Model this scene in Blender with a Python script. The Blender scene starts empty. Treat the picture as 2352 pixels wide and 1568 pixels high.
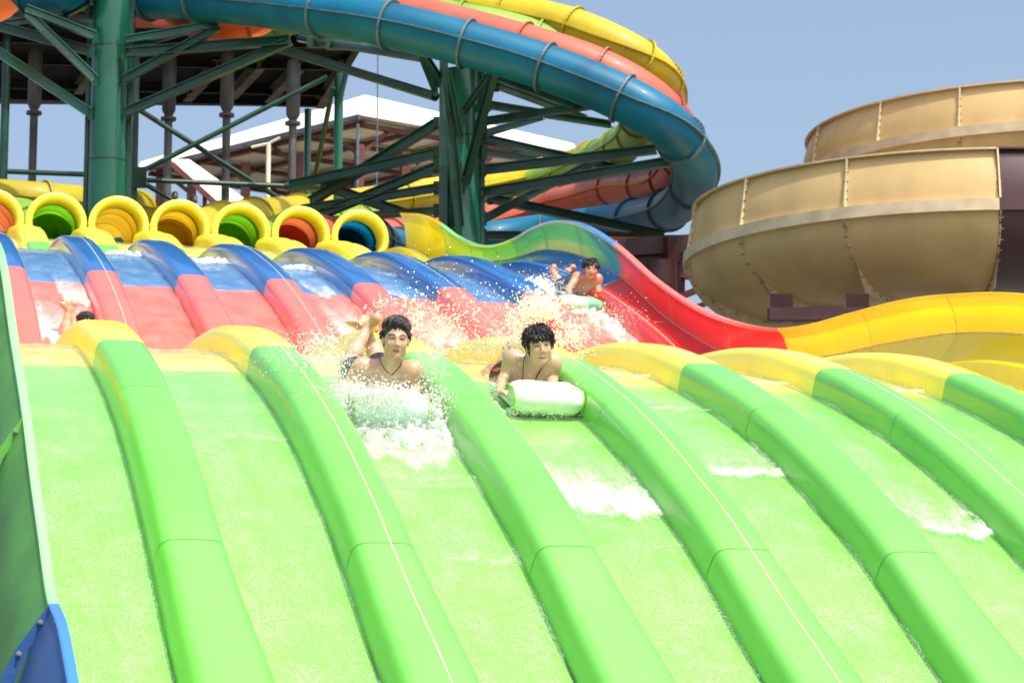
import bpy, math, random
import numpy as np
from mathutils import Vector, Matrix
random.seed(7); RNG = np.random.default_rng(7)
# ---------------------------------------------------------------- camera, sky, sun, exposure
scene = bpy.context.scene
COL = scene.collection
FPX = 5432.5; PIT = math.radians(8.319); YAW = math.radians(16.034)
FW = np.array([math.sin(YAW)*math.cos(PIT), math.cos(YAW)*math.cos(PIT), math.sin(PIT)])
RT = np.array([math.cos(YAW), -math.sin(YAW), 0.0]); UP = np.cross(RT, FW)
cd = bpy.data.cameras.new('camera'); cam = bpy.data.objects.new('camera', cd); COL.objects.link(cam)
cam.matrix_world = Matrix(((RT[0], UP[0], -FW[0], 0), (RT[1], UP[1], -FW[1], 0), (RT[2], UP[2], -FW[2], 0), (0, 0, 0, 1)))
cd.sensor_width = 36; cd.lens = FPX/2352*36; cd.clip_start = 0.1; cd.clip_end = 5000
cd.dof.use_dof = True; cd.dof.focus_distance = 14.9; cd.dof.aperture_fstop = 6.3
scene.camera = cam
SUN_DIR = Vector((0.22, -0.42, 0.86)).normalized()          # towards the sun
elev = math.asin(SUN_DIR.z); azim = math.atan2(SUN_DIR.x, SUN_DIR.y)
w = bpy.data.worlds.new('World'); scene.world = w; w.use_nodes = True
nt = w.node_tree; bg = nt.nodes['Background']
sky = nt.nodes.new('ShaderNodeTexSky'); sky.sky_type = 'NISHITA'; sky.sun_disc = False
sky.sun_elevation = elev; sky.sun_rotation = azim; sky.air_density = 1.0; sky.dust_density = 4.8; sky.ozone_density = 1.0
nt.links.new(sky.outputs[0], bg.inputs[0]); bg.inputs[1].default_value = 0.15
sl = bpy.data.lights.new('sun', 'SUN'); so = bpy.data.objects.new('sun', sl); COL.objects.link(so)
sl.energy = 2.9; sl.angle = math.radians(0.5); sl.color = (1.0, 0.96, 0.88)
so.rotation_euler = (-SUN_DIR).to_track_quat('-Z', 'Y').to_euler()
scene.view_settings.view_transform = 'Standard'; scene.view_settings.look = 'None'
scene.view_settings.exposure = 0.56; scene.view_settings.gamma = 1
scene.cycles.max_bounces = 10; scene.cycles.transparent_max_bounces = 12

def U(u, v, d):                       # a point at depth d seen in direction (u, v)
    return (FW+RT*(u-1176)/FPX-UP*(v-784)/FPX)*d
def UX(u, v, X):
    r = U(u, v, 1.0); return r*X/r[0]
def UZ(u, v, Z):
    r = U(u, v, 1.0); return r*Z/r[2]

# ---------------------------------------------------------------- materials
def mat(name, col, rough=0.4, var=0.06, vscale=3.0, bump=0.0, bscale=40.0, coat=0.0, metal=0.0, spec=0.5, streak=0.0, trans=0.0, sss=0.0):
    m = bpy.data.materials.new(name); m.use_nodes = True; t = m.node_tree; n = t.nodes; L = t.links
    b = n['Principled BSDF']
    b.inputs['Roughness'].default_value = rough; b.inputs['Metallic'].default_value = metal
    b.inputs['Specular IOR Level'].default_value = spec
    b.inputs['Coat Weight'].default_value = coat; b.inputs['Coat Roughness'].default_value = 0.08
    if sss: b.inputs['Subsurface Weight'].default_value = sss; b.inputs['Subsurface Radius'].default_value = (0.02, 0.008, 0.004)
    tc = n.new('ShaderNodeTexCoord')
    nz = n.new('ShaderNodeTexNoise'); nz.inputs['Scale'].default_value = vscale; nz.inputs['Detail'].default_value = 5; nz.inputs['Roughness'].default_value = 0.6
    mp = n.new('ShaderNodeMapping'); mp.inputs['Scale'].default_value = (1, 1, 0.35) if streak else (1, 1, 1)
    L.new(tc.outputs['Object'], mp.inputs[0]); L.new(mp.outputs[0], nz.inputs[0])
    cr = n.new('ShaderNodeValToRGB')
    lo = [max(0, c*(1-var*2.2)-streak*0.1*c) for c in col]; hi = [min(1, c*(1+var)+var*0.03) for c in col]
    cr.color_ramp.elements[0].color = (*lo, 1); cr.color_ramp.elements[0].position = 0.3
    cr.color_ramp.elements[1].color = (*hi, 1); cr.color_ramp.elements[1].position = 0.62
    L.new(nz.outputs[0], cr.inputs[0]); L.new(cr.outputs[0], b.inputs['Base Color'])
    if bump:
        n2 = n.new('ShaderNodeTexNoise'); n2.inputs['Scale'].default_value = bscale; n2.inputs['Detail'].default_value = 4
        L.new(tc.outputs['Object'], n2.inputs[0])
        bp = n.new('ShaderNodeBump'); bp.inputs['Strength'].default_value = bump; bp.inputs['Distance'].default_value = 0.01
        L.new(n2.outputs[0], bp.inputs['Height']); L.new(bp.outputs[0], b.inputs['Normal'])
    if trans:
        tr = n.new('ShaderNodeBsdfTranslucent'); L.new(cr.outputs[0], tr.inputs[0])
        mx = n.new('ShaderNodeMixShader'); mx.inputs[0].default_value = trans
        L.new(b.outputs[0], mx.inputs[1]); L.new(tr.outputs[0], mx.inputs[2]); L.new(mx.outputs[0], n['Material Output'].inputs[0])
    return m
def gel(name, col, **k):              # glossy gel-coated fibreglass
    kw = dict(rough=0.28, var=0.035, vscale=1.3, bump=0.02, bscale=5, coat=0.6, trans=0.10); kw.update(k)
    return mat(name, col, **kw)
M = {}
M['green'] = gel('green_fibreglass', (0.145, 0.52, 0.055), trans=0, spec=1.0, rough=0.5)
M['greenfloor'] = gel('yellowish_green_floor', (0.20, 0.60, 0.06), var=0.05, trans=0)
M['bluefloor'] = gel('light_blue_floor', (0.01, 0.21, 0.55), trans=0)
M['redfloor'] = gel('coral_red_floor', (0.95, 0.10, 0.035), trans=0)
M['yellowfloor'] = gel('pale_yellow_floor', (0.93, 0.80, 0.16))
M['lime'] = gel('lime_fibreglass', (0.42, 0.68, 0.02))
M['teal'] = gel('teal_fibreglass', (0.0, 0.30, 0.15))
M['yellow'] = gel('yellow_fibreglass', (0.95, 0.86, 0.07), trans=0.06, spec=0.8, rough=0.45)
M['wallyellow'] = gel('yellow_wall_fibreglass', (0.96, 0.78, 0.005), trans=0.3)
M['red'] = gel('red_fibreglass', (0.84, 0.035, 0.03), trans=0.25)
M['pink'] = gel('pale_red_fibreglass', (0.93, 0.17, 0.11), trans=0.02)  # paler red for the dividers and the wall rim
M['blue'] = gel('blue_fibreglass', (0.010, 0.15, 0.46), trans=0)
M['rimgreen'] = gel('pale_green_fibreglass', (0.36, 0.80, 0.32))
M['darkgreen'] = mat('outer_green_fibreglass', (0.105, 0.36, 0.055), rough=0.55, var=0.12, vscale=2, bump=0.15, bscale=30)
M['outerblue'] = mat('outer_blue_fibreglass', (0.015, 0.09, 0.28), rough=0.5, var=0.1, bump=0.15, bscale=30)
M['rimblue'] = gel('pale_blue_fibreglass', (0.06, 0.26, 0.72))
M['seamgreen'] = mat('green_joint_sealant', (0.11, 0.44, 0.05), rough=0.6)
M['seam'] = mat('seam_sealant', (0.62, 0.50, 0.36), rough=0.8, var=0.15, vscale=20)
M['steel'] = mat('galvanised_bolt', (0.42, 0.41, 0.38), rough=0.4, metal=0.7)
M['tubeblue'] = gel('blue_tube', (0.0, 0.150, 0.27), var=0.16, vscale=0.8, rough=0.45, coat=0.05, trans=0.08, spec=0.3)
M['tubesalmon'] = gel('salmon_tube', (0.60, 0.15, 0.09), var=0.12, vscale=0.8, rough=0.5, coat=0.05, trans=0.22)
M['tubegreen'] = gel('pale_green_tube', (0.28, 0.50, 0.06), var=0.12, vscale=0.8, rough=0.5, coat=0.05, trans=0.22)
M['tubeyellow'] = gel('yellow_tube', (0.66, 0.54, 0.02), var=0.1, vscale=0.8, rough=0.5, coat=0.05, trans=0.22)
M['inorange'] = gel('orange_tube', (0.72, 0.17, 0.05), var=0.12, trans=0.5)
M['ingreen'] = gel('green_tube', (0.16, 0.50, 0.01), var=0.12, trans=0.5)
M['inamber'] = gel('amber_tube', (0.70, 0.42, 0.01), var=0.12, trans=0.5)
M['inblue'] = gel('blue_liner', (0.0, 0.20, 0.38), var=0.12, trans=0.5)
M['flangeblue'] = mat('blue_flange', (0.05, 0.17, 0.25), rough=0.6, var=0.25, vscale=6)
M['flangegrey'] = mat('grey_flange', (0.10, 0.17, 0.20), rough=0.6, var=0.2, vscale=6)
M['steelgreen'] = mat('green_painted_steel', (0.006, 0.060, 0.036), rough=0.4, var=0.2, vscale=1.5, coat=0.2)
M['steelgreen2'] = mat('bright_green_steel', (0.008, 0.115, 0.066), rough=0.22, var=0.15, vscale=1.2, coat=0.4, streak=1)
M['greypipe'] = mat('grey_steel_pipe', (0.12, 0.115, 0.12), rough=0.5, var=0.25, vscale=2, streak=1)
M['bouncefloor'] = mat('pale_bounce_floor', (0.55, 0.50, 0.42), rough=0.9)  # pavilion floor, made pale to bounce light up onto the soffit
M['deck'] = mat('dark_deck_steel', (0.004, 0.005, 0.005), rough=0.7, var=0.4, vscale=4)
M['deckbeam'] = mat('weathered_grey_beam', (0.13, 0.12, 0.10), rough=0.7, var=0.25, vscale=3)
M['roof'] = mat('white_roof_membrane', (0.74, 0.73, 0.70), rough=0.7, var=0.04, vscale=0.6)
M['soffit'] = mat('cream_soffit', (0.86, 0.77, 0.56), rough=0.8, var=0.1, vscale=1)
M['brown'] = mat('red_brown_steel', (0.14, 0.035, 0.022), rough=0.5, var=0.2, vscale=2)
M['maroon'] = mat('maroon_steel', (0.05, 0.012, 0.012), rough=0.5, var=0.2, vscale=2)
M['beige'] = mat('beige_fibreglass', (0.70, 0.49, 0.205), rough=0.5, var=0.05, vscale=0.9, bump=0.05, bscale=12, coat=0.15, streak=1)
M['beigerib'] = mat('pale_beige_flange', (0.74, 0.60, 0.38), rough=0.5, var=0.1, vscale=3)
M['plum'] = mat('plum_fibreglass', (0.075, 0.028, 0.030), rough=0.35, var=0.15, vscale=1, coat=0.3)
M['bolttan'] = mat('tan_bolt', (0.26, 0.17, 0.09), rough=0.7)
M['bolt'] = mat('rusty_bolt', (0.10, 0.055, 0.03), rough=0.7)
M['hair'] = mat('black_hair', (0.006, 0.005, 0.005), rough=0.42, var=0.3, vscale=60, spec=0.6)
M['cord'] = mat('black_cord', (0.012, 0.01, 0.01), rough=0.6)
M['redcord'] = mat('red_cord', (0.7, 0.05, 0.03), rough=0.6)
M['ground'] = mat('concrete_ground', (0.11, 0.105, 0.09), rough=0.9, var=0.2, vscale=1.5, bump=0.3, bscale=20)

def new_obj(name, verts, faces, mats, parent=None, midx=None, smooth=True, label=None, kind=None):
    me = bpy.data.meshes.new(name); me.from_pydata([tuple(map(float, v)) for v in verts], [], [tuple(map(int, f)) for f in faces])
    if not isinstance(mats, (list, tuple)): mats = [mats]
    for m in mats: me.materials.append(m)
    if midx is not None: me.polygons.foreach_set('material_index', np.asarray(midx, np.int32))
    me.polygons.foreach_set('use_smooth', np.full(len(me.polygons), smooth, bool)); me.update()
    o = bpy.data.objects.new(name, me); COL.objects.link(o)
    if parent is not None: o.parent = parent
    if label: o['label'] = label
    if kind: o['kind'] = kind
    return o
def thing(name, label, cat, group=None, loc=(0, 0, 0)):
    o = bpy.data.objects.new(name, None); COL.objects.link(o); o.empty_display_size = 0.2
    o['label'] = label; o['category'] = cat
    if group: o['group'] = group
    return o
def tag(o, label, cat, group=None):
    o['label'] = label; o['category'] = cat
    if group: o['group'] = group
    return o

class MB:
    def __init__(s): s.v = []; s.f = []; s.m = []
    def add(s, vs, fs, mi=0):
        b = len(s.v); s.v += [tuple(map(float, p)) for p in vs]; s.f += [tuple(i+b for i in f) for f in fs]; s.m += [mi]*len(fs)
    def box(s, c, ax, ay, az, mi=0):   # centre and half-axis vectors
        c, ax, ay, az = map(np.asarray, (c, ax, ay, az))
        P = [c+i*ax+j*ay+k*az for k in (-1, 1) for j in (-1, 1) for i in (-1, 1)]
        s.add(P, [(0, 2, 3, 1), (4, 5, 7, 6), (0, 1, 5, 4), (2, 6, 7, 3), (0, 4, 6, 2), (1, 3, 7, 5)], mi)
    def frame(s, a, b):
        a = np.asarray(a, float); b = np.asarray(b, float); d = b-a; L = np.linalg.norm(d); d = d/L
        r = np.array([0, 0, 1.0]) if abs(d[2]) < 0.9 else np.array([1.0, 0, 0])
        x = np.cross(d, r); x /= np.linalg.norm(x); y = np.cross(x, d); return a, b, d, L, x, y
    def bar(s, a, b, w, h, mi=0):
        a, b, d, L, x, y = s.frame(a, b); s.box((a+b)/2, d*L/2, x*w/2, y*h/2, mi)
    def ibeam(s, a, b, w, h, t=0.02, mi=0):
        a, b, d, L, x, y = s.frame(a, b); c = (a+b)/2
        s.box(c+y*(h/2-t/2), d*L/2, x*w/2, y*t/2, mi); s.box(c-y*(h/2-t/2), d*L/2, x*w/2, y*t/2, mi)
        s.box(c, d*(L/2-0.002), x*t/2, y*(h/2-t), mi)
    def tube(s, pts, r, n=12, mi=0, caps=True, rr=None):
        pts = [np.asarray(p, float) for p in pts]; k = len(pts); rings = []
        x = None
        for i in range(k):
            d = pts[min(i+1, k-1)]-pts[max(i-1, 0)]; d = d/(np.linalg.norm(d)+1e-9)
            if x is None:
                ref = np.array([0, 0, 1.0]) if abs(d[2]) < 0.9 else np.array([1.0, 0, 0]); x = np.cross(d, ref)
            x = x-d*(x@d); x /= np.linalg.norm(x)+1e-9; y = np.cross(d, x); R = r if rr is None else rr[i]
            rings.append([pts[i]+R*(math.cos(2*math.pi*j/n)*x+math.sin(2*math.pi*j/n)*y) for j in range(n)])
        vs = [p for ring in rings for p in ring]; fs = []
        for i in range(k-1):
            for j in range(n): a = i*n+j; b = i*n+(j+1) % n; fs.append((a, b, b+n, a+n))
        if caps: fs.append(tuple(range(n))[::-1]); fs.append(tuple((k-1)*n+j for j in range(n)))
        s.add(vs, fs, mi)
    def ball(s, c, r, mi=0, n=6):
        c = np.asarray(c, float); vs = [c+np.array([0, 0, r])]; fs = []
        for i in range(1, n//2+1):
            t = math.pi*i/(n//2+1)
            for j in range(n): vs.append(c+r*np.array([math.sin(t)*math.cos(2*math.pi*j/n), math.sin(t)*math.sin(2*math.pi*j/n), math.cos(t)]))
        vs.append(c-np.array([0, 0, r])); q = n//2
        for j in range(n):
            fs.append((0, 1+j, 1+(j+1) % n))
            for i in range(q-1): a = 1+i*n+j; b = 1+i*n+(j+1) % n; fs.append((a, a+n, b+n, b))
            fs.append((1+(q-1)*n+j, len(vs)-1, 1+(q-1)*n+(j+1) % n))
        s.add(vs, fs, mi)
    def build(s, name, mats, parent=None, smooth=False, label=None, kind=None):
        o = new_obj(name, s.v, s.f, mats, parent, s.m, smooth, label, kind); return o
def auto_smooth(o, ang=40):
    me = o.data; me.polygons.foreach_set('use_smooth', np.ones(len(me.polygons), bool))
    try: me.set_sharp_from_angle(angle=math.radians(ang))
    except Exception: pass
    return o

def hermite(xs, ys, x):
    xs = np.asarray(xs, float); ys = np.asarray(ys, float); x = np.asarray(x, float)
    d = np.diff(ys)/np.diff(xs); m = np.zeros_like(ys); h = np.diff(xs)
    m[1:-1] = (d[:-1]*h[1:]+d[1:]*h[:-1])/(h[1:]+h[:-1]); m[0] = d[0]; m[-1] = d[-1]
    i = np.clip(np.searchsorted(xs, x)-1, 0, len(xs)-2); t = (x-xs[i])/h[i]
    return ((2*t**3-3*t**2+1)*ys[i]+(t**3-2*t**2+t)*h[i]*m[i]+(-2*t**3+3*t**2)*ys[i+1]+(t**3-t**2)*h[i]*m[i+1])
# ---------------------------------------------------------------- ground
new_obj('ground', [(-400, -400, -2.0), (400, -400, -2.0), (400, 400, -2.0), (-400, 400, -2.0)], [(0, 1, 2, 3)], M['ground'], kind='structure', smooth=False)

# ---------------------------------------------------------------- the multi-lane slide
PY = [6.0, 7.5, 8.6, 9.6, 10.6, 11.34, 11.65, 12.23, 12.9, 13.4, 14.09, 14.7, 15.5, 16.1, 16.7, 17.5, 18.6, 20.5, 21.6, 22.4, 23.3, 24.2, 25.3, 26.35, 27.5, 28.4, 29.2, 29.9, 30.8, 31.8, 32.7, 33.5, 34.3, 35.2, 36.4, 37.9, 40.0]
PZ = [-1.9, -1.82, -1.55, -1.12, -0.52, 0.0, 0.22, 0.65, 1.03, 1.29, 1.60, 1.83, 2.09, 2.25, 2.36, 2.43, 2.45, 2.46, 2.52, 2.72, 3.12, 3.58, 4.06, 4.47, 4.85, 5.12, 5.32, 5.45, 5.54, 5.57, 5.60, 5.72, 6.02, 6.42, 6.80, 7.02, 7.15]
def fz(y): return hermite(PY, PZ, y)
def frame_at(y):
    e = 0.01; s = (fz(y+e)-fz(y-e))/(2*e); L = np.sqrt(1+s*s); return s, -s/L, 1/L      # slope, normal y, normal z
COLS_F = [(7.0, 'outerblue'), (9.0, 'bluefloor'), (15.43, 'greenfloor'), (21.6, 'yellowfloor'), (26.35, 'redfloor'), (30.6, 'bluefloor'), (33.2, 'teal'), (35.0, 'green'), (99, 'yellowfloor')]
COLS_D = [(7.0, 'outerblue'), (9.0, 'blue'), (15.26, 'green'), (21.6, 'yellow'), (26.05, 'pink'), (30.6, 'blue'), (34.95, 'green'), (99, 'yellow')]
def dw(y): return np.interp(y, [9.0, 10.6, 11.3, 12.1, 14.0, 16, 24, 28, 34, 99], [1.64, 1.54, 1.40, 1.19, 1.13, 1.15, 1.17, 1.22, 1.2, 1.2])      # the dividers flare towards the foot
def doff(y): return np.interp(y, [9.0, 11.3, 12.2, 99], [0.07, 0.03, 0.0, 0.0])
def sweep(name, section, cols, parent, y0=6.0, y1=37.9, step=0.11, secmat=None, label=None, h_of=None, flare=None):
    """section: [(x, h)] swept along the slide's profile; colour zones change along y."""
    ys = list(np.arange(y0, y1, step))+[y1]
    for c, _ in cols:
        if y0 < c < y1: ys += [c]
    ys = np.array(sorted(set(np.round(ys, 4))))
    z = fz(ys); s, ny, nz = frame_at(ys); n = len(section)
    sx = np.array([p[0] for p in section]); sh = np.array([p[1] for p in section])
    V = np.zeros((len(ys), n, 3)); V[:, :, 0] = sx[None]
    if flare is not None: V[:, :, 0] = flare+doff(ys)[:, None]+(sx[None]-flare)*dw(ys)[:, None]
    H = sh[None]*np.ones((len(ys), 1))
    if h_of is not None: H = h_of(ys)[:, None]*sh[None]
    V[:, :, 1] = ys[:, None]+ny[:, None]*H; V[:, :, 2] = z[:, None]+nz[:, None]*H
    names = []; 
    for c, k in cols:
        if k not in names: names.append(k)
    F = []; mi = []
    for i in range(len(ys)-1):
        ym = (ys[i]+ys[i+1])/2; k = next(k for c, k in cols if ym < c)
        for j in range(n-1):
            a = i*n+j; F.append((a, a+1, a+n+1, a+n)); mi.append(names.index(secmat(j, ym, k) if secmat else k) if not secmat else names.index(k))
    return auto_smooth(new_obj(name, V.reshape(-1, 3), F, [M[k] for k in names], parent, mi, True, label), 50)

slide = thing('racing_slide', 'wide rainbow coloured mat racing slide with eight wet lanes and rounded dividers', 'water slide')
W0 = 0.57
for i in range(1, 9):                         # lane floors
    x0 = W0+i-0.68-0.02; x1 = W0+i+0.02
    sweep('lane_floor', [(x0, 0), (x0+0.35, -0.008), (x1, 0)], COLS_F, slide, step=0.15)
DSEC = [(0, -0.05), (0.004, 0.03), (0.010, 0.11), (0.016, 0.152), (0.028, 0.181), (0.046, 0.198), (0.07, 0.206), (0.115, 0.209), (0.16, 0.210), (0.205, 0.209), (0.25, 0.206), (0.274, 0.198), (0.292, 0.181), (0.304, 0.152), (0.310, 0.11), (0.316, 0.03), (0.32, -0.05)]
def edge_line(x, y0, y1, w, h, parent, m='seam', step=0.15):
    ys = np.arange(y0, y1, step); z = fz(ys); s, ny, nz = frame_at(ys); V = []; F = []
    for dx, hh in ((-w/2, h-0.004), (-w/2, h+0.003), (w/2, h+0.003), (w/2, h-0.004)):
        V.append(np.stack([x+dx+doff(ys)+0.185*dw(ys), ys+ny*hh, z+nz*hh], 1))
    n = len(ys); V = np.concatenate(V)
    for i in range(n-1):
        for a, b in ((0, 1), (1, 2), (2, 3)): F.append((a*n+i, b*n+i, b*n+i+1, a*n+i+1))
    return new_obj('seam', V, F, M[m], parent, smooth=False)
def cross_seam(x, y, parent, w=0.0045, m='seamgreen'):
    V = []; F = []
    for k, yy in enumerate((y-w/2, y+w/2)):
        s, ny, nz = frame_at(yy); z = fz(yy)
        for sx, sh in DSEC[1:-1]:
            cx = (sx-0.16)*1.012+0.16; hh = sh+0.002
            V.append((x+doff(yy)+cx*dw(yy), yy+ny*hh, z+nz*hh))
    n = len(DSEC)-2
    for j in range(n-1): F.append((j, j+1, j+1+n, j+n))
    return new_obj('joint', V, F, M[m], parent, smooth=False)
for i in range(1, 8):
    d = sweep('lane_divider', [(W0+i+a, b) for a, b in DSEC], COLS_D, slide, flare=W0+i)
    if i % 2 == 0: edge_line(W0+i, 8.8, 32.0, 0.0075, 0.209, d)
    cross_seam(W0+i, 12.12, d); cross_seam(W0+i, 14.02, d); cross_seam(W0+i, 24.9, d, m='red'); cross_seam(W0+i, 28.6, d, m='blue')
# right wall: kerb, outward leaning panel, inward leaning panel, flange
RY = [6, 9, 12, 14, 16.5, 16.9, 17.64, 18.5, 19.8, 20.85, 21.56, 22.55, 23.8, 25.2, 26.7, 28.0, 29.1, 30.1, 31.0, 31.9, 32.8, 34.3, 35.4, 36.6, 37.9]
RZ = [-0.6, -0.1, 1.3, 2.3, 3.05, 3.13, 3.24, 3.34, 3.41, 3.45, 3.52, 3.71, 4.06, 4.60, 5.30, 5.79, 6.05, 6.15, 6.17, 6.24, 6.39, 6.81, 7.22, 7.58, 7.86]
CY = [6, 9, 12, 15, 17.9, 19.2, 21, 22.9, 25.1, 26.6, 28.9, 30.1, 31.2, 32.5, 35.5, 37.9]
CZ = [-1.1, -0.6, 0.8, 2.3, 2.95, 3.05, 3.15, 3.42, 4.16, 4.86, 5.60, 5.84, 5.94, 6.1, 6.62, 7.3]
ys = np.array(sorted(set(list(np.round(np.arange(6, 37.9, 0.12), 3))+[9.0, 21.56, 26.7, 31.2, 33.0, 35.2, 37.9])))
zf = fz(ys); zt = hermite(RY, RZ, ys); zc = np.minimum(hermite(CY, CZ, ys), zt-0.2)
def wallcol(y, band):
    if y < 9: return 'blue'
    if y < 21.56: return 'wallyellow'
    if y < 26.7: return 'red'
    if y < 31.2: return 'teal' if band == 'up' else 'blue'
    if y < 33.0: return 'green'
    if y < 35.2: return 'lime'
    return 'wallyellow'
def wall_strip(name, rows, band, parent, label=None, force=None):
    """rows: list of (x array, z array)"""
    n = len(ys); V = np.concatenate([np.stack([np.broadcast_to(x, ys.shape), ys, z], 1) for x, z in rows]); F = []; mi = []; names = ['blue', 'wallyellow', 'red', 'teal', 'green', 'lime', 'pink', 'rimblue', 'rimgreen']
    for i in range(n-1):
        k = (force or wallcol)((ys[i]+ys[i+1])/2, band)
        for r in range(len(rows)-1): F.append((r*n+i, (r+1)*n+i, (r+1)*n+i+1, r*n+i+1)); mi.append(names.index(k))
    return auto_smooth(new_obj(name, V, F, [M[k] for k in names], parent, mi, True, label), 35)
rw = wall_strip('side_wall', [(8.55, zf-0.05), (8.57, zf+0.10), (8.60, zf+0.17), (8.66, zf+0.19), (8.74, zf+0.16), (8.78, zf+0.15), (8.78+0.27*0.35, zf+0.16+(zc-zf-0.15)*0.30), (8.78+0.27*0.8, zf+0.15+(zc-zf-0.15)*0.7), (9.05, zc)], 'low', slide, 'tall curving wall along the far right lane in yellow, red, blue and green')
up_ = wall_strip('upper_panel', [(9.05, zc), (9.045, zc+(zt-zc)*0.3), (9.01, zc+(zt-zc)*0.7), (8.94, zt)], 'up', rw)
def rimcol(y, b): 
    k = wallcol(y, 'low'); return {'red': 'pink', 'blue': 'rimblue', 'green': 'rimgreen', 'lime': 'rimgreen'}.get(k, k)
wall_strip('rim', [(8.94, zt-0.03), (8.935, zt), (8.94, zt+0.006), (9.02, zt+0.008), (9.03, zt-0.02)], 'rim', rw, force=rimcol)
def wall_line(xs, zs, r, name='seam'):
    b = MB(); b.tube([(x, y, z) for x, y, z in zip(xs, ys_l, zs)], r, 4); return b.build(name, M['seam'], rw)
ys_l = ys[::3]
wall_line(np.full(len(ys_l), 9.045), zc[::3], 0.007); wall_line(np.full(len(ys_l), 8.775), zf[::3]+0.16, 0.008)
for yy in (17.9, 19.6, 21.56, 23.1, 24.9, 26.7, 28.3, 29.8, 31.2, 32.2, 33.6, 35.2, 36.3):
    b = MB(); z0 = float(fz(yy)); zt0 = float(hermite(RY, RZ, yy)); zc0 = min(float(hermite(CY, CZ, yy)), zt0-0.2)
    b.tube([(8.78, yy-0.12, z0+0.17), (8.86, yy-0.07, z0+.17+(zc0-z0-.17)*.3), (8.985, yy-0.03, z0+.16+(zc0-z0-.15)*.7), (9.042, yy, zc0), (9.035, yy, zc0+(zt0-zc0)*0.3), (9.0, yy, zc0+(zt0-zc0)*.7), (8.932, yy, zt0)], 0.003, 4)
    b.build('joint', M['seam'], rw)
# left wall (its outer face is what the camera sees)
LY = [6, 7.0, 7.65*1.12, 8.07*1.12, 8.51*1.12, 8.94*1.12, 9.42*1.12, 9.83*1.12, 10.73*1.12, 11.75*1.12, 14.6, 16.5, 18.5, 21, 24, 27, 30]
LZ = [-1.0, -0.75, 0.01, 0.2*1.12, 0.32*1.12, 0.56*1.12, 0.83*1.12, 1.08*1.12, 1.55*1.12, 2.1*1.12, 2.75, 3.15, 3.3, 3.35, 4.2, 5.3, 6.0]
lys = np.array(sorted(set(list(np.round(np.arange(6, 30, 0.12), 3))+[9.42])))
lz = hermite(LY, LZ, lys); lf = fz(lys)
def lstrip(name, rows, colf, names, parent, label=None):
    n = len(lys); V = np.concatenate([np.stack([np.full_like(lys, x), lys, z], 1) for x, z in rows]); F = []; mi = []
    for i in range(n-1):
        k = colf((lys[i]+lys[i+1])/2)
        for r in range(len(rows)-1): F.append((r*n+i, (r+1)*n+i, (r+1)*n+i+1, r*n+i+1)); mi.append(names.index(k))
    return auto_smooth(new_obj(name, V, F, [M[k] for k in names], parent, mi, True, label), 30)
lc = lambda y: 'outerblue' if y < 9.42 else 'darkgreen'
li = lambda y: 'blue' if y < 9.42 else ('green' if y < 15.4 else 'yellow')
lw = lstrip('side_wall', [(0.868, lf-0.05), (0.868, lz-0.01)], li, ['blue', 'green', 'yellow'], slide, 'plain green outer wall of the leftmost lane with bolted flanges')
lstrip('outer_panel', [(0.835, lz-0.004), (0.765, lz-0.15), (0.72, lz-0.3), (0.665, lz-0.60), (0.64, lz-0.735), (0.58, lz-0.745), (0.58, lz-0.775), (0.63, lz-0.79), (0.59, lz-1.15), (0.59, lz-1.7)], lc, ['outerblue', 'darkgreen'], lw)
lstrip('rim', [(0.825, lz-0.03), (0.825, lz), (0.832, lz+0.005), (0.866, lz+0.005), (0.872, lz-0.02)], lambda y: 'rimblue' if y < 9.42 else 'rimgreen', ['rimblue', 'rimgreen'], lw)
def fin(y0, m):
    z0 = float(hermite(LY, LZ, y0)); out = [(.826, 0), (.70, -.18), (.655, -.27), (.60, -.73)]; inn = [(.826, -.06), (.745, -.19), (.705, -.29), (.645, -.73)]; b = MB()
    vs = [(x, y0+dy, z0+z) for dy in (-.011, .011) for x, z in out+inn]
    for k in range(3): b.add(vs, [(k, k+1, 5+k, 4+k), (8+k, 12+k, 13+k, 9+k), (k, 8+k, 9+k, k+1), (4+k, 5+k, 13+k, 12+k)])
    fl = b.build('flange', M[m], lw)
    for x, z in ((.795, -.068), (.716, -.19), (.672, -.33), (.65, -.5)):
        c = np.array([x, y0, z0+z]); b = MB(); b.tube([c-[0, .035, 0], c+[0, .03, 0]], 0.0055, 8); b.tube([c-[0, .022, 0], c-[0, .012, 0]], 0.011, 6); b.build('bolt', M['steel'], fl)
for y0, mk in ((9.42, 'outerblue'), (11.05, 'darkgreen'), (12.9, 'darkgreen'), (14.6, 'darkgreen')): fin(y0, mk)
for y0 in np.arange(8, 13, 0.21):
    b = MB(); z0 = float(hermite(LY, LZ, y0))-0.74; b.tube([(0.60, y0, z0+0.012), (0.60, y0, z0-0.045)], 0.008, 6); b.build('bolt', M['steel'], lw)
# support legs and beams under the slide
b = MB()
for yy in (10.5, 13.5, 17, 20.5, 24, 27.5, 31, 34.5):
    z1 = float(fz(yy))-0.35
    b.bar((0.6, yy, z1), (9.2, yy, z1), 0.16, 0.22)
    for xx in (1.0, 3.3, 5.9, 8.6): b.bar((xx, yy, -2.0), (xx, yy, z1-0.11), 0.16, 0.16)
b.build('support_frame', M['steelgreen'], slide)
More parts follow.
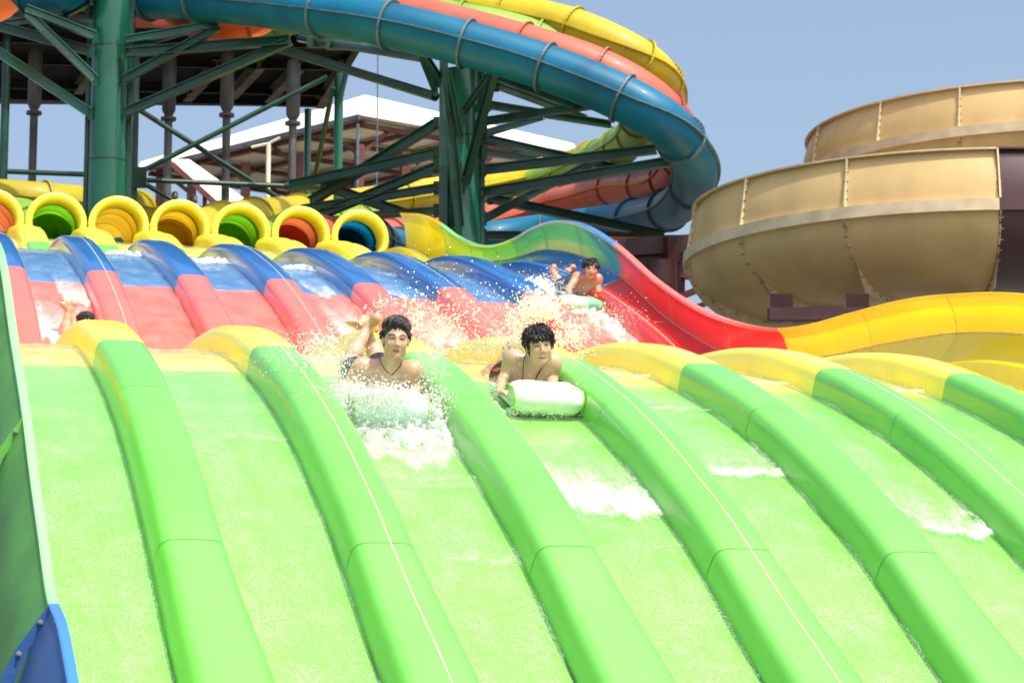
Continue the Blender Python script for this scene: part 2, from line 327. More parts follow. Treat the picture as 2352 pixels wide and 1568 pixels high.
# tunnel mouths -------------------------------------------------
MY = 37.95; MZ = 7.03; RI = 0.375; RO = 0.492
INM = {2: 'inorange', 3: 'ingreen', 4: 'inamber', 5: 'inamber', 6: 'ingreen', 7: 'inorange', 8: 'inblue', 1: 'inblue'}
for i in range(1, 9):
    cx = i+0.275; cz = MZ+RI
    # horseshoe collar: flared lip round a round tunnel, its foot resting on the lane floor
    prof = [(RI-.01, 0.40), (RI-.01, 0.10), (RI+0.012, -0.03), (RI+0.035, -0.055), (RI+0.07, -0.055), (RO-0.01, -0.03), (RO, 0.02), (RO-0.015, 0.10), (RI+0.03, 0.14), (RI+0.03, 0.62)]
    N = 40; V = []; F = []
    for j in range(N+1):
        a = math.radians(-52+284*j/N)
        for r, dy in prof: V.append((cx+r*math.cos(a), MY+dy, cz+r*math.sin(a)))
    n = len(prof)
    for j in range(N):
        for k in range(n-1): F.append((j*n+k, j*n+k+1, (j+1)*n+k+1, (j+1)*n+k))
    col_ = auto_smooth(new_obj('tunnel_mouth', V, F, M['yellow'], slide), 50)
    V = []; F = []; N = 28                               # coloured inside of the tunnel
    Lq = [(0.34, 0), (1.15, 0.0), (2.3, 0.02), (3.0, 0.10), (3.5, 0.26), (4.0, 0.5)]
    for dy, dx in Lq:
        for j in range(N): a = 2*math.pi*j/N; V.append((cx+dx+(RI-0.006)*math.cos(a), MY+dy, cz+dy*0.05+(RI-0.006)*math.sin(a)))
    for q in range(len(Lq)-1):
        for j in range(N): F.append((q*N+j, q*N+(j+1) % N, (q+1)*N+(j+1) % N, (q+1)*N+j))
    ln = new_obj('tunnel_lining', V, F, M[INM[i]], col_)
    for dy, dx in Lq[1:3]:
        b = MB()
        pts = [(cx+dx+(RI-0.012)*math.cos(2*math.pi*j/24), MY+dy, cz+dy*0.05+(RI-0.012)*math.sin(2*math.pi*j/24)) for j in range(25)]
        b.tube(pts, 0.004, 4, caps=False); b.build('ring_joint', M['bolt'], ln)
    # side cheek between mouths
    if i < 8:
        xa, xb = i+W0, i+W0+0.32; xm = (xa+xb)/2
        yq = np.linspace(34.6, MY-0.02, 22); V = []; F = []; sec = [(-0.16, 0), (-0.15, .6), (-0.12, .85), (-0.05, 1), (0.05, 1), (0.12, .85), (0.15, .6), (0.16, 0)]
        for y in yq:
            t = (y-34.6)/(MY-34.6); h = 0.205+0.12*t**2
            for sx, sh in sec: V.append((xm+sx*(1.15+0.35*t), y, float(fz(y))-0.02+h*sh))
        n = len(sec)
        for q in range(len(yq)-1):
            for j in range(n-1): F.append((q*n+j, q*n+j+1, (q+1)*n+j+1, (q+1)*n+j))
        auto_smooth(new_obj('divider_head', V, F, M['yellow'], slide), 50)
#@@SPLIT1
# ---------------------------------------------------------------- the four curling tubes
def spline(pts, per=10):
    P = np.array(pts, float); P = np.vstack([2*P[0]-P[1], P, 2*P[-1]-P[-2]]); out = []
    for i in range(1, len(P)-2):
        for k in range(per):
            t = k/per; a, b_, c, d = P[i-1], P[i], P[i+1], P[i+2]
            out.append(0.5*((2*b_)+(-a+c)*t+(2*a-5*b_+4*c-d)*t*t+(-a+3*b_-3*c+d)*t**3))
    out.append(P[-2]); return np.array(out)
def big_tube(name, label, pts, m, mflange, r=0.39, gap=1.55, phase=0.3, ridge=True, far=3.4):
    t = thing(name, label, 'slide tube', 'enclosed slide tubes curling round the columns')
    C = spline([U(*p) for p in pts]); 
    seg = np.r_[0, np.cumsum(np.linalg.norm(np.diff(C, axis=0), axis=1))]
    s = np.arange(0, seg[-1], 0.16); C = np.stack([np.interp(s, seg, C[:, k]) for k in range(3)], 1)
    for _ in range(3): C[1:-1] = (C[:-2]+2*C[1:-1]+C[2:])/4
    T = np.gradient(C, axis=0); T /= np.linalg.norm(T, axis=1)[:, None]
    X = np.cross(T, [0, 0, 1.0]); X /= np.linalg.norm(X, axis=1)[:, None]; Y = np.cross(X, T); N = 32
    ang = np.arange(N)*2*math.pi/N
    V = C[:, None]+r*(np.cos(ang)[None, :, None]*X[:, None]+np.sin(ang)[None, :, None]*Y[:, None]); n = len(C)
    F = [(i*N+j, i*N+(j+1) % N, (i+1)*N+(j+1) % N, (i+1)*N+j) for i in range(n-1) for j in range(N)]
    body = new_obj('shell', V.reshape(-1, 3), F, m, t)
    k = int(phase*gap/0.16)
    while k < n-2:
        b = MB(); R2 = r+0.055; th = 0.02; ring = []
        for dr, dt in ((0, -th), (0.055, -th), (0.055, th), (0, th)):
            ring.append(C[k]+T[k]*dt+(r-0.002+dr)*(np.cos(ang)[:, None]*X[k]+np.sin(ang)[:, None]*Y[k]))
        vs = np.concatenate(ring); fs = [(q*N+j, q*N+(j+1) % N, (q+1)*N+(j+1) % N, (q+1)*N+j) for q in range(3) for j in range(N)]
        b.add(vs, fs)
        for j in range(0, N, 1):
            c = C[k]+(r+0.03)*(math.cos(ang[j])*X[k]+math.sin(ang[j])*Y[k]); b.box(c, T[k]*(th+0.018), X[k]*0.008, Y[k]*0.008, 1)
        b.build('flange', [mflange, M['bolt']], t)
        k += int((far if abs(T[k]@FW) > 0.62 or C[k]@FW > 47 else gap)/0.16)
    if ridge:
        for sg in (1, -1):
            b = MB(); V = []
            for dr, dz in ((-0.01, -0.012), (0.05, -0.012), (0.05, 0.012), (-0.01, 0.012)): V.append(C+sg*(r+dr)*X+Y*dz)
            vs = np.concatenate(V); b.add(vs, [(q*n+i, (q+1)*n+i, (q+1)*n+i+1, q*n+i+1) for q in range(3) for i in range(n-1)])
            b.build('side_flange', mflange, t)
    return t
def mouth_end(i, y=39.0, dz=0.0):
    p = np.array([i+0.24+0.04, y, MZ+RI+dz]); d = p@FW; return (1176+FPX*(p@RT)/d, 784-FPX*(p@UP)/d, d)
big_tube('blue_tube', 'blue enclosed slide tube, lowest and nearest of the curling tubes',
    [(-120, -60, 46), (60, -45, 45.6), (300, -8, 44.6), (500, 4, 43), (660, 21, 41.6), (850, 49, 40.5), (1040, 93, 40), (1240, 150, 39.6), (1422, 222, 39.2), (1530, 285, 39.2), (1592, 365, 40.5), (1590, 430, 43), (1540, 480, 46), (1440, 505, 50), (1300, 525, 52), (1100, 553, 52), (960, 575, 49), (870, 560, 45), (835, 545, 42.5), mouth_end(8, 40.2), mouth_end(8, 39.0)], M['tubeblue'], M['flangegrey'], r=0.39)
big_tube('salmon_tube', 'salmon pink enclosed slide tube curling just behind the blue one',
    [(300, 20, 48.5), (450, 20, 48), (600, 6, 46.5), (760, 0, 44.6), (960, 42, 42.4), (1155, 92, 41.5), (1350, 152, 41), (1483, 222, 41), (1555, 300, 42), (1568, 370, 45), (1520, 420, 49), (1423, 430, 54), (1310, 462, 57), (1190, 488, 58), (1000, 530, 54), (850, 550, 48), (760, 545, 43.5), mouth_end(7, 40.3), mouth_end(7, 39.0)], M['tubesalmon'], M['tubesalmon'], phase=0.8)
big_tube('pale_green_tube', 'pale green enclosed slide tube between the salmon and yellow ones',
    [(480, 45, 46), (640, 40, 46), (820, 0, 44), (1010, 46, 43.2), (1180, 80, 43), (1330, 135, 43), (1430, 200, 44), (1470, 260, 46), (1460, 310, 50), (1390, 355, 56), (1290, 402, 60), (1200, 432, 62), (1110, 460, 62), (960, 497, 58), (800, 515, 52), (670, 530, 46), mouth_end(6, 41), mouth_end(6, 39.0)], M['tubegreen'], M['tubegreen'], phase=0.1)
big_tube('yellow_tube', 'yellow enclosed slide tube, topmost of the curling tubes against the sky',
    [(760, -30, 44), (1000, 5, 44), (1188, 38, 43.5), (1310, 66, 43), (1425, 115, 42.6), (1500, 165, 43), (1528, 225, 46), (1505, 290, 51), (1420, 335, 57), (1320, 375, 62), (1200, 405, 62), (1010, 442, 58), (830, 470, 54), (700, 490, 50), (600, 500, 47), (530, 512, 44), (480, 525, 42), mouth_end(5, 40.4), mouth_end(5, 39.0)], M['tubeyellow'], M['tubeyellow'], phase=0.4)
big_tube('yellow_tube', 'pale yellow enclosed slide tube behind the leftmost mouths', [(-60, 452, 47), (90, 463, 47), (200, 472, 48), (330, 480, 50)], M['tubeyellow'], M['tubeyellow'], gap=1.2)
big_tube('pale_green_tube', 'short pale green tube joining the second mouth from the left', [(-40, 500, 45), (60, 508, 42.5), mouth_end(3, 40.3), mouth_end(3, 39.0)], M['tubegreen'], M['tubegreen'], gap=1.1)
big_tube('blue_tube', 'blue tube end with a bolted flange beside the left column top', [(-80, -30, 44.5), (40, -18, 44.5), (130, -12, 44), (175, -40, 43.5), (200, -120, 43)], M['tubeblue'], M['flangeblue'], phase=0.9)
big_tube('orange_tube', 'orange slide tube cut off by the top left corner of the photo', [(-80, 0, 42), (-40, 8, 42), (-5, 10, 42), (10, -30, 42)], M['inorange'], M['inorange'])
big_tube('orange_tube', 'orange slide tube behind the blue tube under the platform edge', [(390, -30, 44), (430, 35, 44), (520, 45, 44), (600, 35, 44), (640, -30, 44)], M['inorange'], M['inorange'], gap=0.9)

# ---------------------------------------------------------------- columns with steel arms
def column(name, label, u, vt, vb, d, r, arms, tint='steelgreen2', braces=()):
    c = thing(name, label, 'column', 'thick green columns carrying the slide tubes')
    p = U(u, 500, d); x, y = p[0], p[1]
    zt = U(u, vt, d)[2]; b = MB()
    b.tube([(x, y, -2.0), (x, y, zt)], r, 40); o = b.build('shaft', M[tint], c); auto_smooth(o, 40)
    b = MB()
    for zz in np.arange(1.0, zt, 2.15): b.tube([(x, y, zz-0.012), (x, y, zz+0.012)], r+0.006, 40)
    b.build('weld_band', M['steelgreen'], c)
    for sx in (-1, 1):      # flat cleats down both sides
        b = MB(); q = np.array([x, y, 0])+RT*sx*(r+0.03); b.box(q+np.array([0, 0, (zt-2)/2+0.5]), RT*0.035, np.array([FW[0], FW[1], 0])*0.09, np.array([0, 0, (zt)/2+0.5])); b.build('cleat', M['steelgreen'], c)
    for (a, e, wd, hh, *k) in arms:
        b = MB(); A = U(*a); E_ = U(*e); b.ibeam(A, E_, wd*0.85, hh*0.9, 0.02)
        b.box(A, RT*0.05, (UP)*0.12, FW*0.012)
        b.build('arm', M[k[0] if k else 'steelgreen'], c)
    return c
dL, dR = 43.5, 41.6
column('tower_column', 'thick glossy green column on the left, in front of the dark platform', 245, -80, 500, dL, 0.365, [
    ((217, 82, dL), (59, 20, 43.2), .16, .17, 'steelgreen2'), ((219, 182, dL), (62, 30, 43.2), .14, .17, 'steelgreen2'), ((207, 117, dL), (-10, 58, 44), .16, .2), ((207, 260, dL), (-20, 108, 43.8), .14, .2, 'steelgreen2'),
    ((289, 92, dL), (502, 55, 43.3), .14, .16, 'steelgreen2'), ((288, 181, dL), (504, 62, 43.3), .14, .17), ((292, 121, dL), (666, 92, 43.2), .16, .2), ((289, 258, dL), (668, 94, 43.2), .14, .19), ((292, 110, dL), (470, 60, 44), .12, .14),
    ((205, 60, 43.5), (140, 45, 44), .12, .12), ((74, 46, 44), (-20, 58, 44), .12, .12), ((150, 35, 44), (210, 5, 43.5), .1, .12)])
column('tower_column', 'thick dark green column in the middle under the blue tube', 1062, 150, 560, dR, 0.33, [
    ((1109, 318, dR), (1423, 389, 44), .14, .17), ((1113, 350, dR), (1230, 366, 46), .12, .15), ((1111, 390, dR), (1508, 343, 41), .15, .18), ((1103, 444, dR), (1546, 370, 40.6), .15, .19), ((1111, 503, dR), (1400, 352, 43), .13, .17),
    ((1125, 455, 42.5), (1524, 541, 45), .15, .19), ((1111, 541, dR), (1526, 543, 45), .15, .17), ((1113, 279, dR), (1359, 242, 40.4), .13, .15), ((1113, 307, dR), (1245, 268, 43), .12, .15), ((1121, 241, dR), (1403, 286, 46), .12, .16), ((1125, 172, 41), (1318, 243, 40.4), .12, .14), ((1140, 196, 42), (1345, 272, 46), .1, .14), ((1130, 190, 42), (1200, 205, 46), .1, .1),
    ((1054, 520, 41.1), (1024, 160, 41.1), .16, .19), ((1069, 420, 41.15), (1133, 173, 40.6), .14, .16), ((1058, 316, 41.1), (1030, 163, 40.9), .1, .1), ((1064, 258, 41.1), (1125, 171, 40.8), .1, .12),
    ((1002, 284, dR), (712, 464, 44), .15, .19), ((1002, 352, dR), (664, 426, 44), .15, .19), ((1002, 384, dR), (696, 510, 44), .15, .18), ((1002, 432, dR), (695, 480, 44), .14, .16), ((1002, 484, dR), (860, 494, 44), .13, .15), ((742, 426, 44), (930, 490, 45), .15, .19), ((1000, 205, dR), (968, 126, 41), .12, .14), ((1012, 186, 41.3), (972, 124, 40.8), .12, .14)])
b = MB(); p = U(1018, 500, 41.35); b.box(np.array([p[0], p[1], 5.2]), RT*0.075, np.array([FW[0], FW[1], 0])*0.12, np.array([0, 0, 6.4])); 
tag(b.build('box_post', M['steelgreen']), 'flat dark green box post fixed beside the middle column', 'post')
# ---------------------------------------------------------------- start tower platform
tw = thing('start_tower', 'dark steel platform high on the left standing on tall grey and green legs', 'tower')
Zd = 13.6
corners = [UZ(-150, 226, Zd), UZ(742, 246, Zd), UZ(822, 112, Zd), UZ(815, 78, Zd), UZ(-150, 40, Zd)]
def prism(b, poly, z0, z1, mi=0):
    n = len(poly); vs = [(p[0], p[1], z0) for p in poly]+[(p[0], p[1], z1) for p in poly]
    b.add(vs, [tuple(range(n))[::-1], tuple(range(n, 2*n))]+[(i, (i+1) % n, (i+1) % n+n, i+n) for i in range(n)], mi)
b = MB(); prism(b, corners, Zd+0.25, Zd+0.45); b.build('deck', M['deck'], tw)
b = MB()
for k in range(len(corners)):
    a, e = corners[k], corners[(k+1) % len(corners)]; b.ibeam(np.array([a[0], a[1], Zd+0.12]), np.array([e[0], e[1], Zd+0.12]), 0.16, 0.24)
b.build('edge_beam', M['deck'], tw)
for (ua, va, ub, vb) in ((535, 215, 600, 145), (618, 224, 690, 150), (430, 222, 500, 150), (180, 205, 240, 120), (735, 238, 790, 150)):
    A = UZ(ua, va, Zd+0.02); B = UZ(ub, vb, Zd+0.02); b = MB(); b.ibeam(A, B, 0.2, 0.26); b.build('cross_beam', M['deckbeam'], tw)
for va, vb in ((205, 212), (150, 152), (100, 102)):
    A = UZ(-100, va-14, Zd+0.1); B = UZ(790, vb, Zd+0.1); b = MB(); b.ibeam(A, B, 0.12, 0.2); b.build('joist', M['deck'], tw)
b = MB()
for k in range(46):      # ribs of the deck sheeting
    A = UZ(-100, 60+k*3.9, Zd+0.22); B = UZ(760, 68+k*3.9, Zd+0.22); b.bar(A, B, 0.07, 0.04)
b.build('decking_ribs', M['deck'], tw)
def post(u, vt, vb, d, r, m, name='leg', cap=0):
    p = U(u, vb, d); zt = U(u, vt, d)[2]; x, y = p[0], p[1]; b = MB()
    b.tube([(x, y, -2.0), (x, y, zt)], r, 18)
    if cap: b.tube([(x, y, zt-1.3), (x, y, zt-1.2), (x, y, zt-0.1), (x, y, zt)], r, 18, rr=[r+0.01, r+0.06, r+0.06, r+0.02]); b.tube([(x, y, zt-1.42), (x, y, zt-1.36)], r+0.08, 18)
    return auto_smooth(b.build(name, M[m], tw), 40)
for u, vt in ((72, 100), (383, 114), (517, 105), (670, 125)): post(u, vt, 466, 50, 0.085, 'greypipe', cap=1)
post(6, 60, 436, 49, 0.09, 'steelgreen'); post(304, 120, 454, 49, 0.095, 'steelgreen'); post(705, 244, 443, 54, 0.08, 'steelgreen2'); post(776, 160, 421, 50, 0.095, 'steelgreen2')
for a, e in (((320, 253, 49), (645, 458, 50)), ((337, 388, 49), (751, 176, 50)), ((337, 414, 49), (655, 427, 50)), ((655, 427, 50), (770, 430, 50)), ((18, 394, 49), (200, 401, 49)), ((337, 425, 49), (394, 458, 49)), ((765, 200, 50), (725, 400, 52)), ((796, 165, 50), (778, 240, 50)), ((300, 290, 49), (304, 420, 51)),
             ((640, 112, 46), (1000, 222, 42)), ((290, 40, 49), (240, 110, 51)), ((690, 88, 49), (972, 133, 42))):
    b = MB(); b.tube([U(*a), U(*e)], 0.055 if a[0] < 600 or a[0] > 700 else 0.09, 10); b.build('brace', M['steelgreen'], tw)
b = MB(); b.box(U(320, 408, 48.9), RT*0.15, UP*0.22, FW*0.015); b.build('gusset_plate', M['steelgreen'], tw)
b = MB(); b.box(U(790, 100, 47), RT*0.35, np.array([0, 0, 0.12]), FW*0.2); b.build('deck_bracket', M['steelgreen'], tw); b = MB(); b.box(U(740, 98, 48), RT*0.3, np.array([0, 0, 0.1]), FW*0.15)
b.build('deck_bracket', M['steelgreen'], tw)
b = MB(); b.bar(UZ(700, 92, Zd+0.6), UZ(826, 98, Zd+0.6), 0.05, 0.05); b.bar(UZ(340, 38, Zd+1.5), UZ(470, 42, Zd+1.5), 0.3, 0.2)
b.build('rail', M['greypipe'], tw)
b = MB(); b.bar(U(350, 45, 47), U(520, 52, 47), 0.4, 0.14); b.build('red_board', M['red'], tw)

# ---------------------------------------------------------------- pavilion behind
pv = thing('pavilion', 'white roofed pavilion on red brown steel posts behind the green braces', 'pavilion')
dP = 66
zr = U(835, 218, dP)[2]; zE = U(828, 262, dP-0.5)[2]
cR = U(835, 220, dP); 
def atz(u, v, z): return UZ(u, v, z)
# eave corner nearest; the two eaves recede left and right at constant height
ec = UZ(826, 264, zE); el = UZ(318, 388, zE-0.5); er = UZ(1330, 352, zE)
rc = np.array([*(UZ(838, 218, zE+0.95)[:2]), zE+0.95]); rl = UZ(322, 372, zE+0.35); rr_ = UZ(1318, 330, zE+0.75)
bk = (el+er)-ec
V = [ec, er, bk, el]; z_ = lambda p, dz: np.array([p[0], p[1], p[2]+dz])
cen = (ec+bk)/2; rf = [ec, er, z_(bk, 0), el, rc, rr_, z_(cen, 2.0), rl]
b = MB()
b.add([ec, er, rr_, rc], [(0, 1, 2, 3)]); b.add([ec, rc, rl, el], [(0, 1, 2, 3)])
b.add([rc, rr_, z_(cen, 1.15), rl], [(0, 1, 2, 3)])
b.build('roof', M['roof'], pv)
b = MB(); b.add([z_(ec, -0.02), z_(er, -0.02), z_(bk, -0.02), z_(el, -0.02)], [(0, 1, 2, 3)]); b.build('soffit', M['soffit'], pv)
b = MB(); b.bar(z_(ec, -0.06), z_(el, -0.06), 0.1, 0.14); b.build('gutter', M['greypipe'], pv)
def lerp(a, c, t): return a+(c-a)*t
zs = min(ec[2], el[2])-0.25
def plan(s_, t_, z): 
    p = ec+(er-ec)*s_+(el-ec)*t_; return np.array([p[0], p[1], z+(1-min(max(t_, 0), 1))*0.5])
b = MB()
for q in (0.04, 0.27, 0.5, 0.73, 0.97):
    b.bar(plan(q, 0.02, zs+.1), plan(q, 0.95, zs+.1), 0.16, 0.12); b.bar(plan(0.02, q, zs+.08), plan(0.95, q, zs+.08), 0.16, 0.12)
for q in (0.05, 0.3, 0.55, 0.8): b.bar(plan(0.05, q, zs-.75), plan(0.05, q+.12, zs+.02), 0.1, 0.1); b.bar(plan(q, 0.05, zs-.75), plan(q+.12, 0.05, zs+.02), 0.1, 0.1)
b.build('roof_frame', M['brown'], pv)
for s_, t_ in ((0.05, 0.05), (0.05, 0.3), (0.05, 0.55), (0.05, 0.8), (0.25, 0.05), (0.5, 0.05), (0.75, 0.05), (0.4, 0.4), (0.7, 0.4), (0.4, 0.8), (0.05, 0.95)):
    p = plan(s_, t_, zs); b = MB(); b.bar((p[0], p[1], -2), (p[0], p[1], zs), 0.24, 0.24); b.build('post', M['brown'], pv)
zfl = zs-3.1
b = MB(); prism(b, [plan(-0.02, -0.02, 0), plan(1, -0.02, 0), plan(1, 1, 0), plan(-0.02, 1, 0)], zfl-0.25, zfl); b.build('floor_deck', M['bouncefloor'], pv)
b = MB()
for A, B in (((0, 0), (1, 0)), ((0, 0), (0, 1))):
    a, e = plan(*A, zfl+1.0), plan(*B, zfl+1.0); b.bar(a, e, 0.06, 0.06); b.bar(a-[0, 0, .5], e-[0, 0, .5], 0.04, 0.04); n = int(np.linalg.norm(e-a)/0.16)
    for k in range(n+1): q = lerp(a, e, k/n); b.bar(q-[0, 0, 1.0], q, 0.025, 0.025)
b.build('railing', M['maroon'], pv)
tf = thing('sloping_canopy', 'white sloping panel leaning in front of the pavilion railing', 'canopy')
b = MB(); A = [U(392, 366, 62), U(435, 366, 64), U(585, 472, 64), U(512, 476, 62)]; off = np.array([0, 0, -0.12])
vs = A+[a+off for a in A]; b.add(vs, [(0, 1, 2, 3), (7, 6, 5, 4)]+[(i, i+4, (i+1) % 4+4, (i+1) % 4) for i in range(4)]); b.build('panel', M['roof'], tf)
b = MB(); b.bar(U(394, 376, 61.9), U(520, 490, 61.9), 0.1, 0.14); b.bar(U(470, 440, 62), U(470, 520, 62), .1, .1); b.build('edge_beam', M['brown'], tf)
t = thing('flood_light_pole', 'slim white pole with a short cross arm in front of the pavilion', 'pole')
p = U(617, 330, 62); b = MB(); b.tube([(p[0], p[1], -2), tuple(p)], 0.06, 10); b.tube([p-RT*0.45+UP*(-.1), p, p+RT*0.3+UP*.15], 0.04, 8); b.build('pole', M['soffit'], t)
for u, vt, lab in ((822, 285, 'thin grey pole under the pavilion roof corner'), (868, 115, 'very thin lightning rod standing above the pavilion roof')):
    p = U(u, vt, 64); q = MB(); q.tube([(p[0], p[1], -2), tuple(p)], 0.04 if vt > 200 else 0.02, 8); tag(q.build('mast', M['flangegrey']), lab, 'pole')

# ---------------------------------------------------------------- beige bowl slides on the right
def LD(l, d, z):                   # lateral, depth on the ground plane -> world
    fh = np.array([math.sin(YAW), math.cos(YAW), 0]); return fh*d+RT*l+np.array([0, 0, z])
def bowl(label, cl, cdp, R, z, angs, ribs, plum_from=None, full=True, tilt=0.0):
    t = thing('open_flume', label, 'water slide', 'beige open flumes coiling on the right')
    sec_up = [(-0.20, 0.80), (-0.215, 0.78), (-0.10, 0.42), (-0.07, 0.12), (-0.07, 0.03)]
    a_, b_ = 1.5, 0.93
    sec_lo = [(-0.05, -0.15)]+[(-0.05-a_+a_*math.cos(math.radians(q)), -0.15-b_*math.sin(math.radians(q))) for q in range(0, 181, 10)]+[(-2*a_, 0.7)]
    A = np.radians(np.arange(angs[0], angs[1]+0.1, 2.5))
    def P(a, r, h): return LD(cl+(R+r)*math.cos(a), cdp-(R+r)*math.sin(a), z+h+tilt*(math.degrees(a)-90))
    def strip(name, sec, m, m2=None):
        V = [P(a, r, h) for a in A for r, h in sec]; n = len(sec); F = []; mi = []
        for i in range(len(A)-1):
            am = math.degrees((A[i]+A[i+1])/2)
            for j in range(n-1): F.append((i*n+j, i*n+j+1, (i+1)*n+j+1, (i+1)*n+j)); mi.append(1 if (plum_from is not None and am < plum_from) else 0)
        return auto_smooth(new_obj(name, V, F, [m, m2 or m], t, mi), 50)
    strip('upper_wall', sec_up, M['beige'], M['plum']); strip('trough', sec_lo, M['beige'], M['plum'])
    strip('top_lip', [(-0.215, 0.795), (-0.13, 0.80), (-0.13, 0.775), (-0.2, 0.77)], M['beigerib'], M['plum'])
    strip('rim_band', [(-0.06, 0.035), (0.02, 0.03), (0.02, -0.145), (-0.06, -0.15)], M['beigerib'], M['plum'])
    for g in ribs:
        a = math.radians(g); da = 0.012/R
        mm = M['plum'] if (plum_from is not None and g < plum_from) else M['beigerib']
        # upper rib: a wedge between lip and band; lower rib: a plate with straight outer edges round the bowl
        up = [(-0.13, 0.79), (0.0, 0.04), (-0.08, 0.04), (-0.10, 0.42), (-0.2, 0.77)]
        lo = [(0.01, -0.15), (-0.70, -1.14), (-1.9, -1.16)]+[(-0.05-a_+a_*math.cos(math.radians(q)), -0.15-b_*math.sin(math.radians(q))) for q in range(112, -1, -7)]
        b = MB()
        for pl in (up, lo):
            n = len(pl); vs = [P(a-da, r, h) for r, h in pl]+[P(a+da, r, h) for r, h in pl]
            for k in range(n): b.add([vs[k], vs[(k+1) % n], vs[(k+1) % n+n], vs[k+n]], [(0, 1, 2, 3)])
            m_ = n
            if pl is up: b.add(vs, [(0, 1, 2), (0, 2, 3), (0, 3, 4), (n, n+2, n+1), (n, n+3, n+2), (n, n+4, n+3)])
            else:
                inner = pl[3:]; ni = len(inner)
                for s0 in (0, n):
                    b.add(vs, [(s0+(2 if j < 5 else (1 if j < 12 else 0)), s0+3+j, s0+4+j) for j in range(ni-1)]+[(s0+2, s0+1, s0+3+5), (s0+1, s0+0, s0+3+12)])
                for r, h in ((-0.085, .15), (-0.10, .28), (-0.115, .42), (-0.14, .56), (-0.17, .68)): b.box(P(a, r+0.03, h), (P(a+da*2.6, r, h)-P(a-da*2.6, r, h))/2, RT*0.010, UP*0.010, 1)
        for q in range(6, 125, 9): rr, hh = -0.05-a_+(a_+0.05)*math.cos(math.radians(q)), -0.15-(b_+0.05)*math.sin(math.radians(q)); b.box(P(a, rr, hh), (P(a+da*2.6, rr, hh)-P(a-da*2.6, rr, hh))/2, RT*0.010, UP*0.010, 1)
        b.build('rib', [mm, M['bolttan']], t)
    return t, P
bl, PB = bowl('lower beige open flume with bolted ribs and a plum section at the right edge', 7.12, 37.35, 4.35, 6.86, (20, 255), (205, 176, 148, 122, 92.2, 64), plum_from=92.1)
bu, PU = bowl('upper beige open flume rising behind the lower one against the sky', 10.15, 44.6, 4.6, 9.72, (30, 200), (195, 168, 141, 120, 98))
st = thing('flume_frame', 'maroon steel frame under the beige open flume', 'steel frame')
b = MB(); b.bar(U(1765, 722, 33.9), U(2010, 722, 34.0), 0.2, 0.18); b.bar(U(1880, 738, 34.6), U(2200, 730, 34.6), 0.2, 0.18); b.build('beam', M['maroon'], st)
for u in (1795, 1970):
    b = MB(); b.box(U(u, 695, 33.95), RT*0.16, UP*0.13, FW*0.03); b.build('bracket', M['maroon'], st)
b = MB(); b.bar(U(1542, 690, 41), U(1640, 650, 41), 0.14, 0.1); b.bar(U(1540, 625, 41), U(1640, 650, 41), 0.12, 0.1); b.bar(U(1600, 705, 41), U(1660, 682, 41), .1, .08); b.build('brace', M['brown'], st)
for u, r in ((1520, 0.26), (1950, 0.2), (2200, .2)):
    p = U(u, 640, 40 if u < 1600 else 36); b = MB(); b.tube([(p[0], p[1], -2), (p[0], p[1], U(u, 600 if u < 1600 else 735, 40 if u < 1600 else 36)[2])], r, 24); auto_smooth(b.build('leg', M['maroon'], st), 40)
b = MB(); b.bar(U(1420, 570, 40.5), U(1590, 560, 40.5), 0.2, 0.3); b.bar(U(1440, 600, 40.6), U(1560, 585, 40.6), 0.25, 0.3); b.bar(U(1543, 540, 40.3), U(1543, 600, 40.3), .22, .22); b.bar(U(1475, 700, 41), U(1560, 560, 41), .12, .14); b.bar(U(1562, 700, 41), U(1562, 560, 41), .12, .14); b.build('head_beam', M['maroon'], st)
b = MB(); b.bar(U(1400, 548, 42.5), U(1600, 552, 42.5), 0.1, 0.06); b.build('orange_rail', M['inorange'], st)
